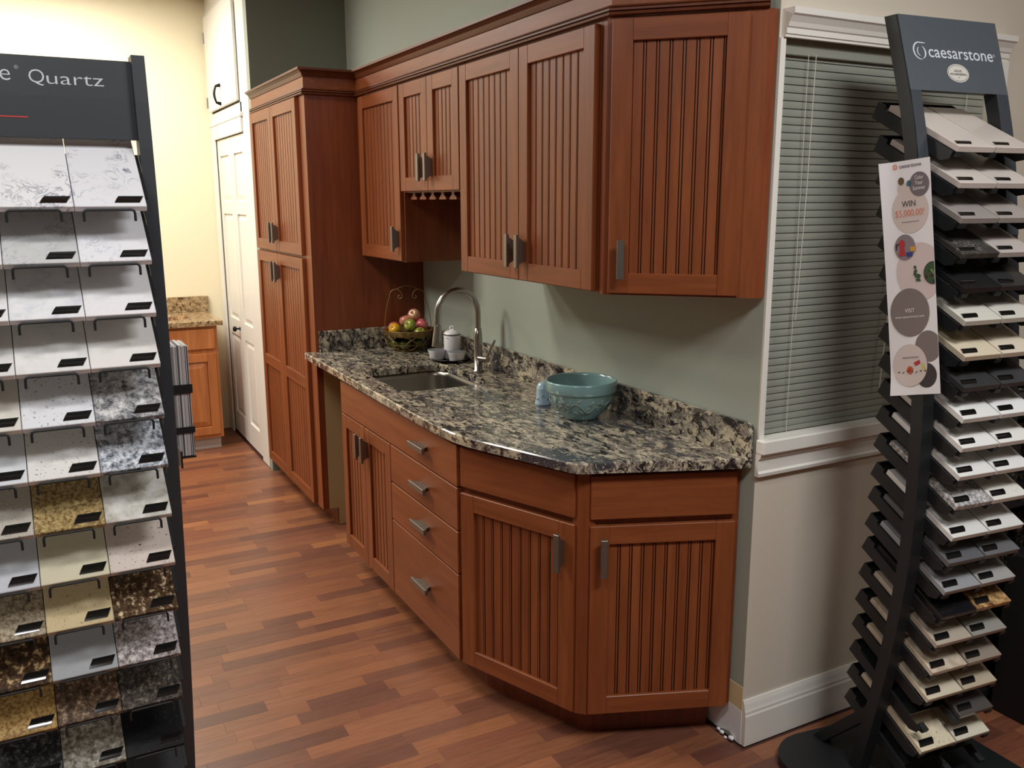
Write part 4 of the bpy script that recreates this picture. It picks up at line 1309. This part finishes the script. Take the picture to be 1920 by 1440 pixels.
RS = [[('plain warm grey stone', 'plain', (206, 196, 186)), ('light warm grey stone', 'plain', (200, 190, 180))],
      [('pale warm grey stone', 'plain', (204, 195, 186)), ('soft beige grey stone', 'plain', (200, 191, 182))],
      [('taupe grey stone', 'plain', (150, 143, 138)), ('mid taupe grey stone', 'plain', (160, 152, 146))],
      [('charcoal stone with pale veins', 'vein', (62, 60, 57), (120, 116, 108)), ('light taupe stone', 'plain', (184, 174, 168))],
      [('solid black stone', 'plain', (32, 32, 32)), ('near-black stone', 'plain', (50, 49, 49))],
      [('creamy off-white stone', 'plain', (206, 202, 190)), ('ivory grey stone', 'plain', (204, 200, 190))],
      [('pale tan stone', 'plain', (206, 194, 168)), ('pale beige stone', 'plain', (210, 198, 178))],
      [('dark charcoal stone', 'plain', (56, 56, 57)), ('plain charcoal stone', 'plain', (62, 62, 63))],
      [('white plain stone', 'plain', (224, 223, 218)), ('chalk white stone', 'plain', (228, 227, 224))],
      [('bright white plain stone', 'plain', (226, 225, 220)), ('soft white stone', 'plain', (226, 224, 218))],
      [('clean white stone', 'plain', (224, 223, 219)), ('milky white stone', 'plain', (224, 223, 219))],
      [('white and grey mottled granite-look stone', 'granite', (178, 175, 172), (92, 90, 90), (212, 210, 206), 1.1), ('white stone with faint specks', 'speck', (220, 217, 208), (170, 164, 150), (226, 224, 216))],
      [('light cool grey stone', 'plain', (218, 217, 212)), ('pale cool grey stone', 'plain', (216, 215, 210))],
      [('graphite grey stone', 'plain', (96, 96, 99)), ('slate grey stone', 'plain', (104, 104, 106))],
      [('concrete grey stone', 'plain', (150, 150, 152)), ('mid concrete grey stone', 'plain', (160, 158, 155))],
      [('jet black stone', 'plain', (22, 22, 25)), ('brown gold granite-look stone', 'granite', (176, 138, 92), (70, 48, 28), (200, 166, 120), .6)],
      [('taupe beige stone', 'plain', (176, 164, 148)), ('warm mid grey stone', 'plain', (146, 143, 136))],
      [('beige stone with soft clouds', 'cloud', (196, 182, 162), (176, 160, 138), (206, 194, 176)), ('dim taupe stone', 'plain', (146, 134, 122))],
      [('cream plain stone', 'plain', (208, 198, 174)), ('sand beige stone', 'plain', (184, 170, 146))],
      [None, ('dark brown-grey stone', 'plain', (82, 78, 74))],
      [('cream stone with brown specks', 'speck', (220, 208, 180), (150, 132, 104), (226, 216, 192)), ('pale ivory stone', 'plain', (216, 210, 190))]]
rtag = tag_mesh(.050, .019, .0024)
Tm = Matrix.Translation(TA) @ Matrix.Rotation(TR, 4, 'Z')
for r, f in enumerate(fronts[:-1]):
    for c in range(2):
        ds = RS[r][c]
        if ds is None: continue
        y = (.0432 + RW / 2) if c == 0 else (.1735 + RW / 2 - .0008)
        # local front-bottom edge of the slab
        loc = Tm @ Vector((f[0] - RT * sa_, y, f[1] - RT * ca))
        o = link('stone_sample', sample_mesh(RW - .004, RL, RT, stone(ds[1], *ds[2:])), None, loc)
        o.rotation_euler = (0, 0, 0)
        o.matrix_world = Matrix.Translation(loc) @ Matrix.Rotation(TR, 4, 'Z') @ Matrix.Rotation(TT, 4, 'Y')
        tag(o, '%s sample, %s row, %s column of window tower' % (ds[0], ORD[r], ['left', 'right'][c]), 'stone sample', 'stone samples on the window tower')
        link('name_tag', rtag, o, (-.022, -.030, RT))

# ---- banner on the tower's left flank ---------------------------------
def bp(u, v, lift=0.0):
    """u,v in 0..1 over the sheet; returns tower-local metres"""
    s = .055 + .097 * v + (u - .5) * .150
    z = 1.737 - .580 * v + (.012 + .024 * v) * (u - .5)
    curl = .012 * max(0, .35 - u) ** 2 / .12 * (1 - v) ** 2 + .006 * max(0, v - .9) / .1 * max(0, .5 - u) * 2
    bow = .004 * sin(pi * v) * 0
    return (s, -.004 - curl - bow - lift, z)
b = MB(); nu, nv = 10, 24; vs = []
for j in range(nv + 1):
    for i in range(nu + 1): vs.append(bp(i / nu, j / nv))
k = len(vs)
for j in range(nv + 1):
    for i in range(nu + 1): p = bp(i / nu, j / nv, -.0004); vs.append(p)
W_ = nu + 1
fs = [(j * W_ + i, j * W_ + i + 1, (j + 1) * W_ + i + 1, (j + 1) * W_ + i) for j in range(nv) for i in range(nu)]
fs += [tuple(k + q for q in f[::-1]) for f in fs]
b.add(vs, fs, 0, True)
ban = thing('paper_banner', 'long white paper banner with coloured circles on the black tower side', 'poster', TA, TR)
b.build('sheet', M['paper'], ban)
PWm, PHm = .150, .580
def circ(b, u, v, r, lift, mi=0, n=36, sq=1.0, a0=0, a1=360):
    rim = []
    for k in range(n):
        w = radians(a0 + (a1 - a0) * k / n)
        uu = u + r * cos(w) / PWm; vv = v + r * sq * sin(w) / PHm
        rim.append((min(max(uu, .004), .996), vv))
    rings = []
    for q in (0, .5, 1):
        rings.append([bp(u_ * q + min(max(u, .004), .99) * (1 - q), v_ * q + v * (1 - q), lift) for u_, v_ in rim])
    vs = [p for R_ in rings[1:] for p in R_] + [bp(min(max(u, .004), .99), v, lift)]
    fs = [(i, (i + 1) % n, n + (i + 1) % n, n + i) for i in range(n)] + [(2 * n, (i + 1) % n, i) for i in range(n)]
    b.add(vs, fs, mi)
def pr_mat(n, c): return plain('print_' + n, S(*c), .6)
cols = [pr_mat('taupe', (112, 100, 106)), pr_mat('beige', (206, 192, 186)), pr_mat('mauve', (132, 118, 124)), pr_mat('stone', (122, 110, 108)), pr_mat('black', (56, 50, 52)), pr_mat('brown', (96, 70, 34)), pr_mat('teal', (58, 104, 120)), pr_mat('pink', (208, 192, 190))]
b = MB()
circ(b, .42, .118, .016, .0006, 1); circ(b, .56, .212, .056, .0007, 1)
circ(b, .40, .085, .0095, .0012, 5, sq=1.0); circ(b, .56, .098, .0075, .0012, 6, sq=1.0)
circ(b, .77, .106, .030, .0012, 0)
circ(b, .42, .366, .032, .0013, 2); circ(b, .70, .475, .072, .0006, 7)
circ(b, .46, .645, .060, .0013, 3); circ(b, .80, .795, .039, .0006, 3)
circ(b, .42, .872, .053, .0013, 1); circ(b, .74, .918, .031, .0007, 4)
tag(b.build('printed_circles', cols, ban), kind='stuff')
ink = [pr_mat('ink_dark', (50, 46, 48)), pr_mat('ink_orange', (226, 120, 80)), pr_mat('ink_white', (235, 232, 230))]
def pt(u0, v0, lift):
    return lambda a, c: bp(u0 + a / PWm, v0 - c / PHm, lift)
inkm = ink + [pr_mat('ink_grey', (110, 104, 106))]
for body, u, v, lift, kw in (
        ('caesarstone', .60, .030, .001, dict(width=.068, size=.014, mi=0)),
        ('WIN', .54, .196, .0018, dict(width=.042, size=.022, mi=0, weight=-.005)),
        ('$5,000.00!', .55, .236, .0018, dict(width=.088, size=.024, mi=1, weight=-.012)),
        ('www.caesarstoneus.com', .56, .262, .0018, dict(width=.054, mi=0)),
        ('Color', .78, .086, .0022, dict(width=.026, size=.014, mi=2)),
        ('Your', .77, .108, .0022, dict(width=.024, size=.014, mi=2)),
        ('Summer', .77, .130, .0022, dict(width=.038, size=.014, mi=2)),
        ('VISIT', .47, .645, .0022, dict(width=.030, size=.014, mi=2)),
        ('www.caesarstoneus.com', .46, .668, .0022, dict(width=.090, mi=2)),
        ('caesarstone', .44, .842, .0022, dict(width=.05, size=.009, mi=3))):
    b = MB(); put_text(b, body, pt(u, v, lift), 0, 0, **kw)
    b.build('lettering', inkm, ban)
b = MB(); n = 20
ringp = [[bp(.285 + r * cos(2 * pi * k / n) / PWm, .022 + r * sin(2 * pi * k / n) / PHm, .001) for k in range(n)] for r in (.0070, .0052, .0035, .0022)]
for q in (0, 2):
    b.add(ringp[q] + ringp[q + 1], [(k, (k + 1) % n, n + (k + 1) % n, n + k) for k in range(n)], 1)
tag(b.build('swirl_mark', inkm, ban), kind='stuff')
# small printed pictures: coffee pot and cups, leafy bowl, fruit
pics = [pr_mat('red', (176, 40, 48)), pr_mat('blue', (38, 56, 120)), pr_mat('gold', (206, 150, 50)), pr_mat('leaf', (44, 78, 40)), pr_mat('leaf_light', (120, 140, 70)), pr_mat('soil', (96, 50, 36)), pr_mat('dark', (40, 34, 36)), pr_mat('lime', (200, 190, 60))]
def poly(pts, mi, lift=.002):
    b.add([bp(min(u, .997), v, lift) for u, v in pts], [list(range(len(pts)))], mi)
b = MB()
poly([(.30, .345), (.43, .345), (.405, .372), (.43, .402), (.29, .402), (.32, .372)], 0); poly([(.345, .333), (.385, .333), (.43, .345), (.30, .345)], 0, .0021)
poly([(.24, .35), (.30, .347), (.30, .353), (.265, .357), (.26, .375), (.24, .375)], 6)
tag(b.build('coffee_pot_picture', pics, ban), kind='stuff')
b = MB(); poly([(.44, .388), (.58, .388), (.57, .408), (.46, .408)], 1); b.build('cup_picture', pics, ban)
b = MB(); poly([(.53, .366), (.65, .366), (.635, .386), (.545, .386)], 2); b.build('cup_picture', pics, ban)
b = MB()
circ(b, .97, .485, .028, .0018, 6); circ(b, .97, .485, .026, .0021, 3)
rr_ = random.Random(11)
for i in range(34):
    an = rr_.uniform(0, 2 * pi); q = rr_.uniform(0, .022)
    circ(b, .95 + q * cos(an) / PWm, .485 + q * sin(an) / PHm, rr_.uniform(.002, .005), .0023 + i * .00002, rr_.choice([3, 4, 4, 5, 6]), 8)
for i in range(11):
    circ(b, .62 + rr_.uniform(-.02, .12), .475 + rr_.uniform(-.03, .04), rr_.uniform(.003, .006), .0018 + i * .00002, rr_.choice([3, 3, 3, 0]), 8)
tag(b.build('leafy_bowl_picture', pics, ban), kind='stuff')
b = MB()
circ(b, .42, .893, .010, .0018, 0, 16); circ(b, .42, .893, .0075, .002, 2, 16); circ(b, .42, .893, .006, .0021, 0, 16); poly([(.50, .862), (.62, .85), (.64, .866), (.54, .876)], 0)
poly([(.66, .862), (.70, .872), (.74, .896), (.68, .892)], 7)
for i in range(7):
    u_ = .16 + .09 * i; poly([(u_, .9 + .008 * sin(i * 2)), (u_ + .05, .896), (u_ + .04, .904)], 6)
tag(b.build('fruit_picture', pics, ban), kind='stuff')

# ------------------------------------------------------------------ dark fittings at the right edge
dr = thing('dark_display_unit', 'low black display unit in the dim corner behind the tower', 'display unit', (.02, .80, 0))
b = MB()
b.box(.0, 0, 0, .02, 1.2, 1.0); b.box(0, 0, 0, .2, .02, 1.0); b.box(0, 1.18, 0, .2, 1.2, 1.0)
for z in (.03, .36, .68, .975): b.box(0, .02, z, .2, 1.18, z + .02)
b.build('body', M['dark'], dr)
DKm = stone('granite', (40, 36, 34), (18, 16, 16), (96, 84, 66), .7)
for i, (y, z) in enumerate(((.08, .05), (.26, .05), (.10, .38), (.30, .38), (.12, .70), (.32, .70))):
    bb = MB(); bb.box(.06, 0, 0, .10, .15, .22, 0, .003)
    o = bb.build('granite_tile', DKm, None, (.02, .80 + y, z + .0005))
    tag(o, 'dark granite tile standing on %s shelf, %s place, of black display unit' % (['bottom', 'bottom', 'middle', 'middle', 'upper', 'upper'][i], ['first', 'second'][i % 2]), 'tile', 'dark tiles in the display unit')
db = thing('black_cabinet', 'black panelled cabinet at the extreme right edge of the room', 'cabinet', (.24, .86, 0))
b = MB(); b.box(0, .0, .0, .12, .7, .55, 0, .004); b.build('body', M['dark'], db)
b = MB(); b.box(.12, .03, .05, .13, .34, .52, 0, .002); b.build('door', M['dark'], db)
b = MB(); b.box(.12, .36, .05, .13, .67, .52, 0, .002); b.build('door', M['dark'], db)
